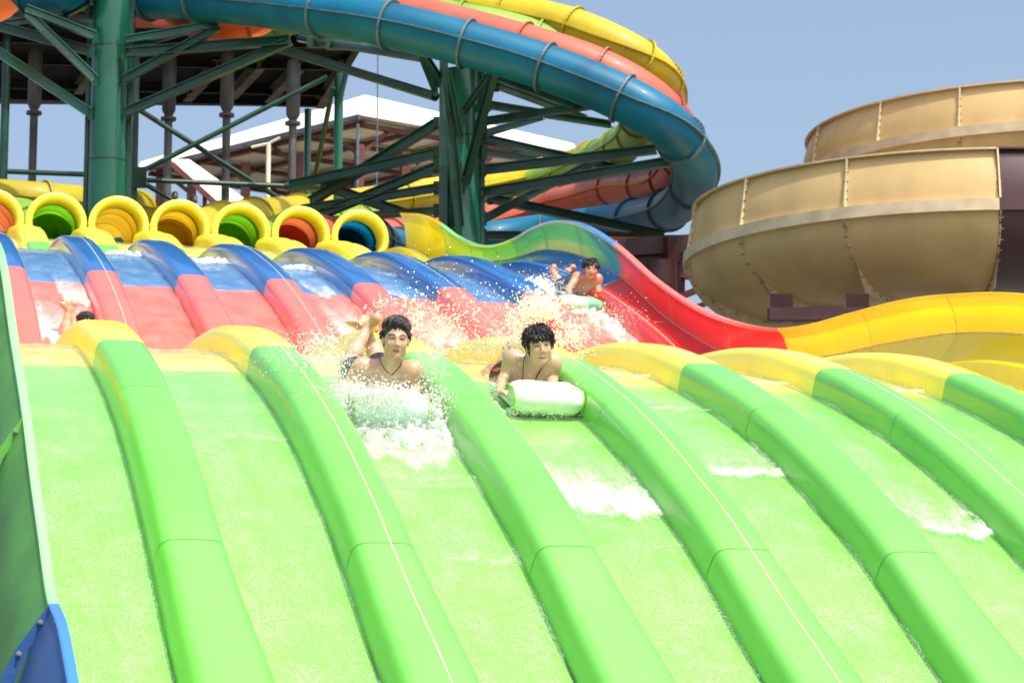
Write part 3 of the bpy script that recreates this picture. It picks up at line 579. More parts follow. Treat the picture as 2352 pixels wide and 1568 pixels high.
#@@SPLIT2
# ---------------------------------------------------------------- smooth solids for bodies and water (distance field -> quads)
class Field:
    def __init__(s, lo, hi, vox):
        s.lo = np.array(lo, float); s.v = vox; s.n = np.ceil((np.array(hi)-s.lo)/vox).astype(int)+1
        s.F = np.full(s.n, 0.2, np.float32); s.ax = [s.lo[k]+np.arange(s.n[k])*vox for k in range(3)]
    def _sub(s, lo, hi):
        a = np.clip(np.floor((lo-s.lo)/s.v).astype(int), 0, s.n); b = np.clip(np.ceil((hi-s.lo)/s.v).astype(int)+1, 0, s.n)
        if (b <= a).any(): return None
        sl = tuple(slice(a[k], b[k]) for k in range(3))
        G = np.meshgrid(*[s.ax[k][sl[k]] for k in range(3)], indexing='ij'); return sl, np.stack(G, -1)
    def _mix(s, sl, d, k):
        f = s.F[sl]
        if k < 0: kk = -k; h = np.clip(0.5-0.5*(f+d)/kk, 0, 1); s.F[sl] = f*(1-h)-d*h+kk*h*(1-h)       # smooth subtraction
        else: h = np.clip(0.5+0.5*(f-d)/k, 0, 1); s.F[sl] = f*(1-h)+d*h-k*h*(1-h)
    def cap(s, a, b, ra, rb=None, k=0.02):
        rb = ra if rb is None else rb; a = np.asarray(a, float); b = np.asarray(b, float); m = max(ra, rb)+abs(k)*1.5+s.v*2
        r = s._sub(np.minimum(a, b)-m, np.maximum(a, b)+m)
        if r is None: return
        sl, P = r; ab = b-a; t = np.clip(((P-a)@ab)/max(ab@ab, 1e-9), 0, 1); d = np.linalg.norm(P-a-t[..., None]*ab, axis=-1)-(ra+(rb-ra)*t); s._mix(sl, d, k)
    def ell(s, c, r, R=None, k=0.02):
        c = np.asarray(c, float); r = np.asarray(r, float); m = r.max()+abs(k)*1.5+s.v*2; q = s._sub(c-m, c+m)
        if q is None: return
        sl, P = q; P = P-c
        if R is not None: P = P@np.asarray(R).T         # rows of R are the local axes
        k0 = np.linalg.norm(P/r, axis=-1); k1 = np.linalg.norm(P/(r*r), axis=-1)+1e-9; s._mix(sl, k0*(k0-1)/k1, k)
    def mesh(s, smooth=1):
        F = s.F; ins = F < 0; n = s.n
        c = [ins[i:n[0]-1+i, j:n[1]-1+j, k:n[2]-1+k] for i in (0, 1) for j in (0, 1) for k in (0, 1)]
        cnt = sum(x.astype(np.int8) for x in c); act = (cnt > 0) & (cnt < 8); idx = np.argwhere(act)
        if len(idx) == 0: return np.zeros((0, 3)), []
        vid = -np.ones(act.shape, np.int64); vid[act] = np.arange(len(idx)); pos = np.zeros((len(idx), 3)); wt = np.zeros(len(idx))
        corners = [(i, j, k) for i in (0, 1) for j in (0, 1) for k in (0, 1)]; val = {q: F[idx[:, 0]+q[0], idx[:, 1]+q[1], idx[:, 2]+q[2]] for q in corners}
        for a in corners:
            for ax in range(3):
                if a[ax] == 0:
                    b = list(a); b[ax] = 1; b = tuple(b); fa, fb = val[a], val[b]; cr = (fa < 0) != (fb < 0)
                    t = np.where(cr, fa/np.where(cr, fa-fb, 1), 0); p = np.array(a)[None]+np.zeros((len(idx), 3)); p[:, ax] += t
                    pos += p*cr[:, None]; wt += cr
        V = s.lo+(idx+pos/wt[:, None])*s.v; Q = []
        for ax in range(3):
            o1, o2 = [k for k in range(3) if k != ax]
            e0 = [slice(1, n[k]-1) for k in range(3)]; e0[ax] = slice(0, n[ax]-1); e1 = list(e0); e1[ax] = slice(1, n[ax])
            A = ins[tuple(e0)]; B = ins[tuple(e1)]; E = np.argwhere(A != B); base = E+np.array([0 if k == ax else 1 for k in range(3)]); fl = A[tuple(E.T)]
            def at(d1, d2):
                q = base.copy(); q[:, o1] -= d1; q[:, o2] -= d2; return vid[q[:, 0], q[:, 1], q[:, 2]]
            quad = np.stack([at(0, 0), at(1, 0), at(1, 1), at(0, 1)], 1); rev = fl if ax != 1 else ~fl
            quad[~rev] = quad[~rev][:, ::-1]; Q.append(quad)
        Q = np.concatenate(Q); Q = Q[(Q >= 0).all(1)]
        for _ in range(smooth):
            S = np.zeros_like(V); W = np.zeros(len(V))
            for a in range(4):
                for b in ((a+1) % 4, (a+3) % 4): np.add.at(S, Q[:, a], V[Q[:, b]]); np.add.at(W, Q[:, a], 1)
            V = 0.5*V+0.5*S/np.maximum(W, 1)[:, None]
        return V, Q

def vcol_mat(name, rough=0.5, sss=0.0, bump=0.0, spec=0.5, coat=0.0):
    m = bpy.data.materials.new(name); m.use_nodes = True; t = m.node_tree; b = t.nodes['Principled BSDF']
    at = t.nodes.new('ShaderNodeAttribute'); at.attribute_name = 'tint'; nz = t.nodes.new('ShaderNodeTexNoise'); nz.inputs['Scale'].default_value = 22; nz.inputs['Detail'].default_value = 4
    tc = t.nodes.new('ShaderNodeTexCoord'); t.links.new(tc.outputs['Object'], nz.inputs[0])
    mx = t.nodes.new('ShaderNodeMix'); mx.data_type = 'RGBA'; mx.blend_type = 'MULTIPLY'; mx.inputs[0].default_value = 0.22
    t.links.new(at.outputs['Color'], mx.inputs[6]); t.links.new(nz.outputs[0], mx.inputs[7]); t.links.new(mx.outputs[2], b.inputs['Base Color'])
    b.inputs['Roughness'].default_value = rough; b.inputs['Specular IOR Level'].default_value = spec; b.inputs['Coat Weight'].default_value = coat; b.inputs['Coat Roughness'].default_value = 0.25
    if sss: b.inputs['Subsurface Weight'].default_value = sss; b.inputs['Subsurface Radius'].default_value = (0.9, 0.35, 0.2); b.inputs['Subsurface Scale'].default_value = 0.012
    return m
M['skin'] = vcol_mat('wet_skin', rough=0.38, sss=0.12, coat=0.25)
M['shorts'] = vcol_mat('swim_shorts', rough=0.75)
def tint(o, cols):
    me = o.data; a = me.color_attributes.new('tint', 'FLOAT_COLOR', 'POINT'); c = np.ones((len(cols), 4), np.float32); c[:, :3] = cols; a.data.foreach_set('color', c.ravel())

def nrm(v): v = np.asarray(v, float); return v/np.linalg.norm(v)
def person(label, J, HF, HU, skin, vox=0.0065, head=1.0, hair='short', mouth='closed', cord=None, shorts=None, group=None, hs=1):
    """J: joint positions in world space; HF, HU: the way the face looks and the crown of the head."""
    t = thing('person', label, 'person', group)
    HF = nrm(HF); HU = nrm(np.asarray(HU)-HF*(np.asarray(HU)@HF)); HR = np.cross(HF, HU)
    HR = -HR if False else HR
    H = lambda r, f, u: J['head']+head*(HR*r+HF*f+HU*u)
    allp = np.array([p for k_, p in J.items() if k_ not in ('hdL', 'hdR', 'pnL', 'pnR', 'pec')]); lo = allp.min(0)-0.2; hi = allp.max(0)+0.2
    f = Field(lo, hi, vox); R3 = np.array([HR, HF, HU]); h = head
    A = nrm(J['shR']-J['shL']); UPB = nrm(J['neck']-J['chest']); FB = nrm(np.cross(A, UPB)); UPB = np.cross(FB, A)*1.0; RB = np.array([A, FB, UPB])
    # torso
    f.ell(J['pelvis'], (0.155, 0.10, 0.12), None if 'Rp' not in J else J['Rp'], 0.04)
    f.cap(J['pelvis'], J['waist'], 0.115, 0.105, 0.06); f.cap(J['waist'], J['chest'], 0.105, 0.125, 0.06)
    f.ell(J['chest'], (0.165, 0.105, 0.155), RB, 0.05); f.cap(J['chest']+A*0.07-UPB*0.1, J['chest']-A*0.07-UPB*0.1, 0.1, 0.1, 0.06)
    for sg in ('L', 'R'):
        s_ = 1 if sg == 'R' else -1
        sh = J['sh'+sg]; f.cap(J['neck']-UPB*0.03, sh, 0.052, 0.050, 0.05); f.ell(sh, (0.062, 0.06, 0.062), None, 0.04)
        f.cap(J['chest']+A*s_*0.09+UPB*0.02, sh, 0.085, 0.055, 0.05)
        f.ell(J['chest']+A*s_*0.075+FB*J.get('pec', 0.080)+UPB*0.02, (0.078, 0.035, 0.06), RB, 0.035)
        el, wr = J['el'+sg], J['wr'+sg]
        f.cap(sh, lerp(sh, el, .5), 0.052, 0.045, 0.03); f.cap(lerp(sh, el, .45), el, 0.045, 0.036, 0.03)
        f.cap(el, lerp(el, wr, .4), 0.037, 0.038, 0.02); f.cap(lerp(el, wr, .4), wr, 0.037, 0.024, 0.02)
        # hand: palm, four bent fingers, thumb from the side of the palm
        hd = nrm(J['hd'+sg]); pn = nrm(J.get('pn'+sg, np.array([0, -1.0, 0]))); pn = nrm(pn-hd*(pn@hd)); sd = np.cross(hd, pn)*s_
        pc = wr+hd*0.05; f.ell(pc, (0.04, 0.017, 0.048), np.array([sd, pn, hd]), 0.015)
        for q, (off, L) in enumerate(((-0.029, .062), (-0.010, .074), (0.010, .080), (0.028, .070))):
            k0 = wr+hd*0.085+sd*off; k1 = k0+hd*L*0.48-pn*0.008; k2 = k1+nrm(hd-pn*0.8)*L*0.32; k3 = k2+nrm(hd*0.5-pn)*L*0.25
            f.cap(k0, k1, 0.0095, 0.0088, 0.006); f.cap(k1, k2, 0.0088, 0.008, 0.004); f.cap(k2, k3, 0.008, 0.0072, 0.004)
        th0 = wr+hd*0.03+sd*0.03; th1 = th0+nrm(hd*0.6+sd)*0.036; th2 = th1+nrm(hd+sd*0.15-pn*.3)*0.032; f.cap(th0, th1, 0.013, 0.011, 0.008); f.cap(th1, th2, 0.0105, 0.009, 0.005)
        hp, kn, an, to = J['hip'+sg], J['kn'+sg], J['an'+sg], J['to'+sg]
        f.cap(hp, lerp(hp, kn, .5), 0.088, 0.075, 0.04); f.cap(lerp(hp, kn, .5), kn, 0.075, 0.054, 0.03)
        cv = lerp(kn, an, .3)+J.get('calf'+sg, np.zeros(3)); f.cap(kn, cv, 0.052, 0.055, 0.03); f.cap(cv, lerp(kn, an, .7), 0.053, 0.036, 0.03); f.cap(lerp(kn, an, .65), an, 0.038, 0.030, 0.02)
        fd = nrm(to-an); hl = J['hl'+sg]; f.ell(hl, (0.033, 0.033, 0.036), None, 0.02); f.cap(an, hl, 0.03, 0.03, 0.02); f.cap(hl, lerp(an, to, .6), 0.031, 0.03, 0.03); f.cap(an, to, 0.030, 0.026, 0.025)
        fs = nrm(np.cross(fd, hl-an)+1e-6)
        f.cap(to+fs*0.026, to-fs*0.026, 0.019, 0.017, 0.02)
        for q in range(5): o_ = (q-2)*0.0155; L_ = (0.036, .036, .033, .029, .024)[q]; f.cap(to+fs*(-o_)*s_, to+fs*(-o_*1.1)*s_+fd*L_, 0.0105 if q else 0.014, 0.0085, 0.006)
    # neck and head
    f.cap(J['neck']-UPB*0.02, H(0, -0.02, -0.07), 0.060*h, 0.054*h, 0.03)
    f.ell(H(0, -0.015, 0.045), (0.077*h, 0.093*h, 0.083*h), R3, 0.02); f.ell(H(0, 0.026, -0.025), (0.069*h, 0.066*h, 0.085*h), R3, 0.025)
    f.cap(H(-0.040, 0.028, -0.070), H(0.040, 0.028, -0.070), 0.027*h, 0.027*h, 0.025); f.ell(H(0, 0.07, -0.095), (0.026*h, 0.02*h, 0.018*h), R3, 0.02)
    for s_ in (-1, 1):
        f.ell(H(s_*0.036, 0.063, -0.022), (0.027*h, 0.02*h, 0.026*h), R3, 0.02)
        f.cap(H(s_*0.014, 0.087, 0.030), H(s_*0.048, 0.072, 0.032), 0.009*h, 0.009*h, 0.014)
        f.ell(H(s_*0.032, 0.097, 0.012), (0.019*h, 0.013*h, 0.0095*h), R3, -0.008)
        f.ell(H(s_*0.032, 0.074, 0.012), (0.016*h, 0.012*h, 0.010*h), R3, 0.005)
        f.ell(H(s_*0.080, -0.005, 0.0), (0.010*h, 0.022*h, 0.032*h), R3, 0.008)
        f.ell(H(s_*0.012, 0.093, -0.030), (0.010*h, 0.011*h, 0.009*h), R3, 0.006)
    f.cap(H(0, 0.085, 0.025), H(0, 0.101, -0.020), 0.0085*h, 0.012*h, 0.010); f.ell(H(0, 0.104, -0.026), (0.013*h, 0.011*h, 0.010*h), R3, 0.006)
    f.cap(H(-0.018, 0.083, -0.057), H(0.018, 0.083, -0.057), 0.0075*h, 0.0075*h, 0.008); f.cap(H(-0.015, 0.083, -0.071), H(0.015, 0.083, -0.071), 0.008*h, 0.008*h, 0.008)
    if mouth == 'open': f.ell(H(0.003, 0.095, -0.063), (0.021*h, 0.014*h, 0.008*h), R3, -0.004)
    V, Q = f.mesh(2)
    body = new_obj('body', V, Q, M['skin'], t)
    # skin and feature tints, darker eye surrounds, shade painted into nostrils and lip line
    C = np.tile(np.array(skin, float), (len(V), 1)); L = (V-J['head'])/h; l = np.stack([L@HR, L@HF, L@HU], 1); r_, f_, u_ = l.T
    def paint(mask, col, a): C[mask] = C[mask]*(1-a)+np.array(col)*a
    face = (f_ > 0.03) & (np.abs(r_) < .09) & (u_ > -.13) & (u_ < .1)
    paint(face, np.array(skin)*[1.08, .93, .86], 0.6)
    lips = (f_ > 0.07) & (((r_/0.024)**2+((u_+0.064)/0.014)**2) < 1); paint(lips, np.array(skin)*[0.9, .45, .42], 0.8)
    if mouth == 'open':
        paint((f_ > 0.05) & (((r_-.003)/0.021)**2+((u_+0.063)/0.0095)**2 < 1), (0.16, .03, .03), 1); paint((f_ > 0.05) & (((r_-.003)/0.018)**2+((u_+0.059)/0.0055)**2 < 1), (0.75, .72, .62), 1)
    else: paint((f_ > 0.07) & (np.abs(r_) < 0.020) & (np.abs(u_+0.0635) < 0.003), (0.12, .03, .025), 0.9)
    for s_ in (-1, 1):
        x = (r_*s_-0.032)
        paint((f_ > 0.05) & ((x/0.017)**2+((u_-0.0115+x*0.05)/0.0058)**2 < 1), (0.012, .007, .006), 1.0)
        paint((f_ > 0.05) & (np.abs(x-0.002) < 0.021) & (np.abs(u_-0.0335-0.004*np.cos(x*90)) < 0.0062), (0.022, .014, .010), 0.95)
        paint((f_ > 0.04) & ((x/0.024)**2+((u_-0.012)/0.012)**2 < 1), np.array(skin)*[.7, .6, .55], 0.35)
        paint((f_ > .085) & ((r_*s_-0.008)**2+(u_+0.036)**2 < 0.0045**2), (0.1, .03, .02), 0.8)
    for s_ in (1, -1):
        W = V-J['chest']; a_, b_, c_ = W@A, W@FB, W@UPB; paint((b_ > 0.02) & ((a_-s_*0.098)**2+(c_+0.005)**2 < 0.0125**2), np.array(skin)*[.42, .25, .2], 0.85)
    for sg in 'LR': paint(np.linalg.norm(V-J['hl'+sg], axis=1) < 0.05, np.array(skin)*[1.15, .95, .85], 0.5)
    tint(body, np.clip(C, 0, 1))
    # hair: a cap and a few hundred combed strands
    if hair:
        g = Field(J['head']-0.19*h, J['head']+0.19*h, vox*0.95)
        g.ell(H(0, -0.022, 0.060), (0.088*h, 0.095*h, 0.090*h), R3, 0.01); g.ell(H(0, -0.055, 0.0), (0.080*h, 0.06*h, 0.085*h), R3, 0.02)
        hl_ = 0.080 if hair == 'short' else 0.066
        g.ell(H(0, 0.085, hl_-0.085), (0.074*h, 0.085*h, 0.085*h), R3, -0.008); g.ell(H(0, 0.040, -0.055), (0.12*h, 0.045*h, 0.062*h), R3, -0.008)
        g.ell(H(0, -0.03, -0.115), (0.12*h, 0.12*h, 0.05*h), R3, -0.01)
        rg = np.random.default_rng(11+hs)
        V, Q = g.mesh(1); ho = new_obj('hair', V, Q, M['hair'], t)
        b = MB()
        for _ in range(1100 if vox < 0.008 else 420):
            a = rg.uniform(0, 2*math.pi); e = math.asin(rg.uniform(-0.42, 1.0)); d = np.array([math.cos(a)*math.cos(e), math.sin(a)*math.cos(e), math.sin(e)])
            if d[1] > 0.30 and d[2] < (0.16 if abs(d[0]) < .72 else -0.42): continue
            if abs(d[0]) <= 0.72 and d[1] > 0.0 and d[2] < -0.05: continue
            if abs(d[0]) > 0.72 and (d[1] > 0.42 or d[2] < -0.42): continue
            p0 = np.array([0, -0.024, 0.056])+d*np.array([0.084, 0.097, 0.086])
            if hair == 'short': fl = np.array([-0.55, -0.25, 0.9]) if d[2] > 0.12 or abs(d[0]) < .6 else np.array([0, -.35, -1.0]); fl = nrm(fl-d*(fl@d)+1e-6); dr = nrm(d*0.40+fl+rg.normal(0, .13, 3))
            else: fl = d-np.array([0.1, -0.35, 1.0]); fl = nrm(fl-d*(fl@d)+1e-6); dr = nrm(d*0.22+fl+rg.normal(0, .17, 3))
            Ln = rg.uniform(0.026, 0.045) if hair == 'short' else rg.uniform(0.036, 0.062)
            p1 = p0+dr*Ln*0.55; p2 = p1+nrm(dr+(np.array([0, 0, -.35]) if hair != 'short' else 0.12*d)+rg.normal(0, .1, 3))*Ln*0.55
            b.tube([H(*p0), H(*p1), H(*p2)], 0, 4, rr=[0.0062*h, 0.0052*h, 0.0008*h])
        if hair == 'fringe':
            for q in range(9): x0_ = 0.0+q*0.002; b.tube([H(x0_+.008, 0.052, 0.10), H(x0_+0.004, 0.085, 0.075), H(x0_-.006-q*.001, 0.092, 0.050), H(x0_-0.018, 0.093, 0.036)], 0, 4, rr=[0.004*h, .004*h, .003*h, .001*h])
        b.build('strands', M['hair'], ho, smooth=True)
    if cord:
        mt, pts = cord; b = MB(); b.tube(spline(pts, 6), 0.0034, 6); b.build('neck_cord', M[mt], t, smooth=True)
    if shorts:
        g = Field(lo, hi, vox*1.2); g.cap(J['pelvis'], lerp(J['pelvis'], J['waist'], .55), 0.127, 0.120, 0.04); g.ell(J['pelvis'], (0.168, 0.115, 0.133), None, 0.04)
        for sg in 'LR': g.cap(J['hip'+sg], lerp(J['hip'+sg], J['kn'+sg], .55), 0.101, 0.092, 0.03)
        V, Q = g.mesh(1); o = new_obj('swim_shorts', V, Q, M['shorts'], t); tint(o, shorts(V))
    return t
#@@SPLIT3
# ---------------------------------------------------------------- the riders
def UY(u, v, Y):
    r = U(u, v, 1.0); return r*Y/r[1]
def cols_const(*c): return lambda V: np.tile(np.array(c, float), (len(V), 1))
def patterned(V):                      # black shorts with red flame print and an orange stripe
    C = np.tile([0.012, 0.012, 0.016], (len(V), 1)); q = np.sin(V[:, 0]*60+np.sin(V[:, 2]*70)*1.5)+np.sin(V[:, 2]*95+V[:, 1]*30)
    C[q > 0.6] = (0.45, 0.03, 0.03); return C
def navy(V):
    C = np.tile([0.02, 0.03, 0.07], (len(V), 1)); q = np.sin(V[:, 0]*70+V[:, 1]*20)+np.sin(V[:, 2]*80); C[q > 1.2] = (0.35, .38, .42); return C
def board(label, cx, y0, wd, cols, hgt=0.19, back=0.7, tilt=0.0, half=None, dz=0.0, roll=0.0):
    """rolled-nose riding mat: a fat curled front and a flat tail lying on the water"""
    t = thing('riding_mat', label, 'riding mat', 'foam riding mats under the riders')
    r = hgt/2; sec = []
    for q in range(-70, 181, 10): a = math.radians(q); sec.append((-r*math.cos(a)*0.95, r+r*math.sin(a)))
    # sec: (towards the rider is +, up) ; starts under the nose, goes over the top
    sec = [(0.30, 0.012), (0.02, 0.005)]+[(0.02-r*1.05*math.cos(math.radians(q)), r+r*math.sin(math.radians(q))) for q in range(-70, 100, 10)]+[(0.10, 2*r-0.006), (0.16, 2*r-0.04), (0.20, 0.10), (0.26, 0.05), (0.40, 0.035), (back, 0.035), (back, 0.008), (0.5, 0.01)]
    N = 15; V = []; F = []; n = len(sec)
    for i in range(N):
        s_ = -1+2*i/(N-1); e = 1-max(0, abs(s_)-0.78)/0.22*0.35*(abs(s_) > 0.78)
        for b_, h_ in sec:
            y = y0+b_; yy = y; h = (h_-r)*(e if b_ < 0.25 else 1)+r if b_ < 0.25 else h_
            sl_, ny, nz = frame_at(yy); bb = b_*(e if b_ < 0 else 1)
            V.append((cx+s_*wd/2*(1 if b_ < 0.2 else 0.78), y0+bb+ny*(h+0.015), float(fz(y0+bb))+nz*(h+0.015)+dz+roll*s_*wd/2))
    for i in range(N-1):
        for j in range(n): F.append((i*n+j, (i+1)*n+j, (i+1)*n+(j+1) % n, i*n+(j+1) % n))
    F.append(tuple(range(n))); F.append(tuple((N-1)*n+j for j in range(n))[::-1])
    mi = None
    if half is not None: mi = [1 if (cx+(-1+2*(k//n+.5)/(N-1))*wd/2) > cx+half*wd/2 else 0 for k in range((N-1)*n)]+[0, 1]
    o = new_obj('foam_mat', V, F, cols if half is not None else cols[0], t, mi); auto_smooth(o, 60)
    for e in (0, N-1):
        b = MB(); b.tube([V[e*n+j] for j in range(2, n-3)], 0.007, 6); b.build('edge_piping', M['piping'], t, smooth=True)
    for s_ in (-0.48, 0.48):
        c = np.array(V[7*n+19])*0; k = sec.index((0.10, 2*r-0.006)); p = np.array(V[7*n+k])+np.array([s_*wd/2, -0.035, -0.010+roll*s_*wd/2]); b = MB()
        b.tube([p+np.array([0.055*math.cos(a), 0.016*math.sin(a), -0.004*math.sin(a)]) for a in np.linspace(0, 2*math.pi, 25)], 0.0032, 5, caps=False); b.build('handle_rim', M['foampale'], t)
    return t
M['foamwhite'] = mat('white_foam_mat', (0.78, 0.84, 0.72), rough=0.55, var=0.03, vscale=8, bump=0.05, bscale=90)
M['foammint'] = mat('mint_foam_mat', (0.64, 0.88, 0.78), rough=0.5, var=0.04, vscale=8)
M['foamshade'] = mat('shaded_green_foam_mat', (0.17, 0.52, 0.28), rough=0.5, var=0.06, vscale=8)  # darker green with the shade of the mat's right part in its colour
M['foampale'] = mat('pale_green_foam_mat', (0.50, 0.84, 0.55), rough=0.5, var=0.04, vscale=8)
M['piping'] = mat('lime_piping', (0.30, 0.66, 0.04), rough=0.5)
board('white riding mat with lime edges under the grinning rider', 4.345, 14.36, 0.46, [M['foamwhite']], hgt=0.20, roll=-0.03)
board('mint green riding mat half buried in spray under the front left rider', 3.225, 13.95, 0.46, [M['foammint']], hgt=0.20, dz=0.02)
board('green riding mat, shade painted on its right, under the far right rider', 8.27, 25.93, 0.50, [M['foampale'], M['foamshade']], hgt=0.17, half=0.25, roll=-0.04)  # second material paints the shaded right part of the pale green mat
fwd = np.array([0, -1.0, 0]); z3 = np.array([0, 0, 1.0])
SK = (0.64, 0.40, 0.25)
J = dict(head=UY(909, 783, 14.34), neck=UY(893, 836, 14.46), shL=UY(833, 846, 14.52), shR=UY(946, 852, 14.42), chest=UY(888, 872, 14.60), waist=UY(878, 882, 14.9), pelvis=UY(858, 868, 15.2),
    elL=UY(796, 886, 14.55), wrL=UY(822, 915, 14.33), elR=UY(957, 893, 14.46), wrR=UY(940, 915, 14.25), hdL=(0.35, -0.9, 0.2), hdR=(-0.3, -0.9, 0.2), pnL=(0, -.2, 1), pnR=(0, -.2, 1),
    hipL=UY(832, 865, 15.25), hipR=UY(880, 862, 15.25), knL=UY(800, 836, 15.42), knR=UY(866, 822, 15.5), anL=UY(846, 749, 15.5), anR=UY(840, 756, 15.62), hlL=UY(864, 731, 15.5), toL=UY(866, 757, 15.68), hlR=UY(836, 736, 15.6), toR=UY(812, 742, 15.5))
J['hlL'] = UY(866, 732, 15.45); J['toL'] = UY(860, 752, 15.68)
cord1 = [UY(872, 812, 14.36), UY(874, 830, 14.31), UY(884, 847, 14.28), UY(898, 860, 14.30), UY(909, 852, 14.28), UY(920, 838, 14.27), UY(923, 826, 14.27)]
person('black haired young man on a mint mat, short cord necklace, both feet kicked up behind', J, (-0.13, -1, -0.13), (0.05, -0.1, 1), SK, cord=('cord', cord1), shorts=cols_const(0.015, 0.018, 0.03), group='shirtless riders lying on mats', hs=1)
J = dict(head=UY(1239, 797, 14.66), neck=UY(1225, 834, 14.82), shL=UY(1180, 826, 14.92), shR=UY(1266, 834, 14.80), chest=UY(1220, 864, 14.98), waist=UY(1205, 885, 15.22), pelvis=UY(1178, 868, 15.50), pec=0.07,
    elL=UY(1158, 868, 14.94), wrL=UY(1146, 900, 14.72), elR=UY(1270, 868, 14.84), wrR=UY(1266, 892, 14.66), hdL=(0.25, -0.8, -0.1), hdR=(-0.2, -0.9, -.1), pnL=(0, -.2, 1), pnR=(0, -.2, 1),
    hipL=UY(1165, 864, 15.52), hipR=UY(1190, 862, 15.55), knL=UY(1146, 858, 15.85), knR=UY(1158, 848, 15.95), anL=UY(1135, 852, 15.75), anR=UY(1166, 800, 15.95), hlL=UY(1130, 846, 15.72), toL=UY(1118, 857, 15.72), hlR=UY(1172, 792, 15.95), toR=UY(1176, 800, 16.2))
cord2 = [UY(1211, 810, 14.72), UY(1205, 822, 14.68), UY(1202, 840, 14.70), UY(1201, 862, 14.80), UY(1200, 876, 14.84)]
cord2b = [UY(1252, 826, 14.70), UY(1247, 838, 14.72), UY(1240, 852, 14.76), UY(1232, 868, 14.82), UY(1228, 878, 14.84)]
p2 = person('grinning young man with tousled dark hair and a long black cord on a white mat', J, (-0.10, -1, -0.16), (-0.13, -0.1, 1), (0.60, 0.41, 0.24), hair='fringe', mouth='open', cord=('cord', cord2), shorts=patterned, group='shirtless riders lying on mats', hs=4)
b = MB(); b.tube(spline(cord2b, 6), 0.0034, 6); b.build('neck_cord', M['cord'], p2, smooth=True)
b = MB(); b.bar(UY(1142, 845, 15.38), UY(1155, 849, 15.33), 0.012, 0.014); b.build('orange_stripe', M['inorange'], p2)
J = dict(head=UY(1357, 621, 26.45), neck=UY(1349, 638, 26.55), shL=UY(1326, 638, 26.6), shR=UY(1371, 641, 26.5), chest=UY(1346, 657, 26.66), waist=UY(1336, 671, 26.85), pelvis=UY(1310, 664, 27.2),
    elL=UY(1306, 663, 26.5), wrL=UY(1308, 678, 26.32), elR=UY(1374, 661, 26.5), wrR=UY(1377, 679, 26.3), hdL=(0.3, -0.9, -.2), hdR=(-0.1, -1, -.2), pnL=(0, -.2, 1), pnR=(0, -.2, 1),
    hipL=UY(1299, 662, 27.2), hipR=UY(1318, 660, 27.25), knL=UY(1284, 649, 27.3), knR=UY(1322, 645, 27.6), anL=UY(1269, 622, 27.4), anR=UY(1316, 622, 27.5), hlL=UY(1272, 614, 27.4), toL=UY(1274, 616, 27.6), hlR=UY(1316, 614, 27.45), toR=UY(1306, 621, 27.45))
J['knR'] = UY(1326, 647, 27.6)
cord3 = [UY(1340, 628, 26.45), UY(1339, 640, 26.42), UY(1336, 655, 26.5), UY(1335, 672, 26.5)]
person('sunburnt rider with a red cord round his neck coming down the far right lane', J, (-0.22, -1, -0.1), (0.05, -0.1, 1), (0.72, 0.34, 0.21), vox=0.009, hair='fringe', cord=('redcord', cord3), shorts=navy, group='shirtless riders lying on mats', hs=5)
J = dict(head=UY(197, 752, 22.85), neck=UY(196, 768, 23.0), shL=UY(178, 774, 23.05), shR=UY(213, 776, 23.0), chest=UY(195, 786, 23.2), waist=UY(190, 790, 23.5), pelvis=UY(182, 782, 23.8),
    elL=UY(170, 792, 23.0), wrL=UY(176, 800, 22.8), elR=UY(222, 794, 23.0), wrR=UY(215, 802, 22.8), hdL=(0.3, -0.9, 0), hdR=(-0.3, -0.9, 0),
    hipL=UY(170, 778, 23.9), hipR=UY(188, 778, 23.9), knL=UY(148, 766, 24.1), knR=UY(172, 770, 24.2), anL=UY(158, 712, 24.1), anR=UY(164, 712, 24.2), hlL=UY(155, 697, 24.1), toL=UY(143, 699, 24.1), hlR=UY(169, 697, 24.2), toR=UY(166, 694, 24.4))
person('rider mostly hidden behind a yellow hump, crossed feet up and only black hair showing', J, (0.0, -1, -0.1), (0, -0.1, 1), SK, vox=0.009, hs=6, group='shirtless riders lying on mats')
def stander(label, u, v, d, dx):
    h = U(u, v, d); g = lambda x, y, z: h+RT*x+FW*y*[1, 1, 0]+z3*z
    J = dict(head=h, neck=g(0, 0, -.17), shL=g(-.18, 0, -.22), shR=g(.18, 0, -.22), chest=g(0, 0, -.36), waist=g(0, 0, -.6), pelvis=g(0, 0, -.8), elL=g(-.24, 0, -.5), elR=g(.24, -.05, -.5), wrL=g(-.2, -.18, -.7), wrR=g(.2, -.2, -.62),
        hdL=(0.3, -0.9, 0), hdR=(-0.3, -0.9, 0), hipL=g(-.09, 0, -.86), hipR=g(.09, 0, -.86), knL=g(-.1, -.03, -1.22), knR=g(.12, -.03, -1.22), anL=g(-.1, 0, -1.6), anR=g(.14, 0, -1.6), hlL=g(-.1, .05, -1.63), hlR=g(.14, .05, -1.63), toL=g(-.1, -.16, -1.65), toR=g(.15, -.16, -1.65))
    person(label, J, (dx, -1, 0), (0, 0, 1), (0.10, 0.06, 0.045), vox=0.013, hs=7, shorts=cols_const(.02, .02, .03))
stander('left one of two small dark figures standing at the pavilion railing', 402, 452, 66.5, 0.2)
stander('right one of two small dark figures, standing beside the white sloping panel', 446, 460, 66.2, 0.6)

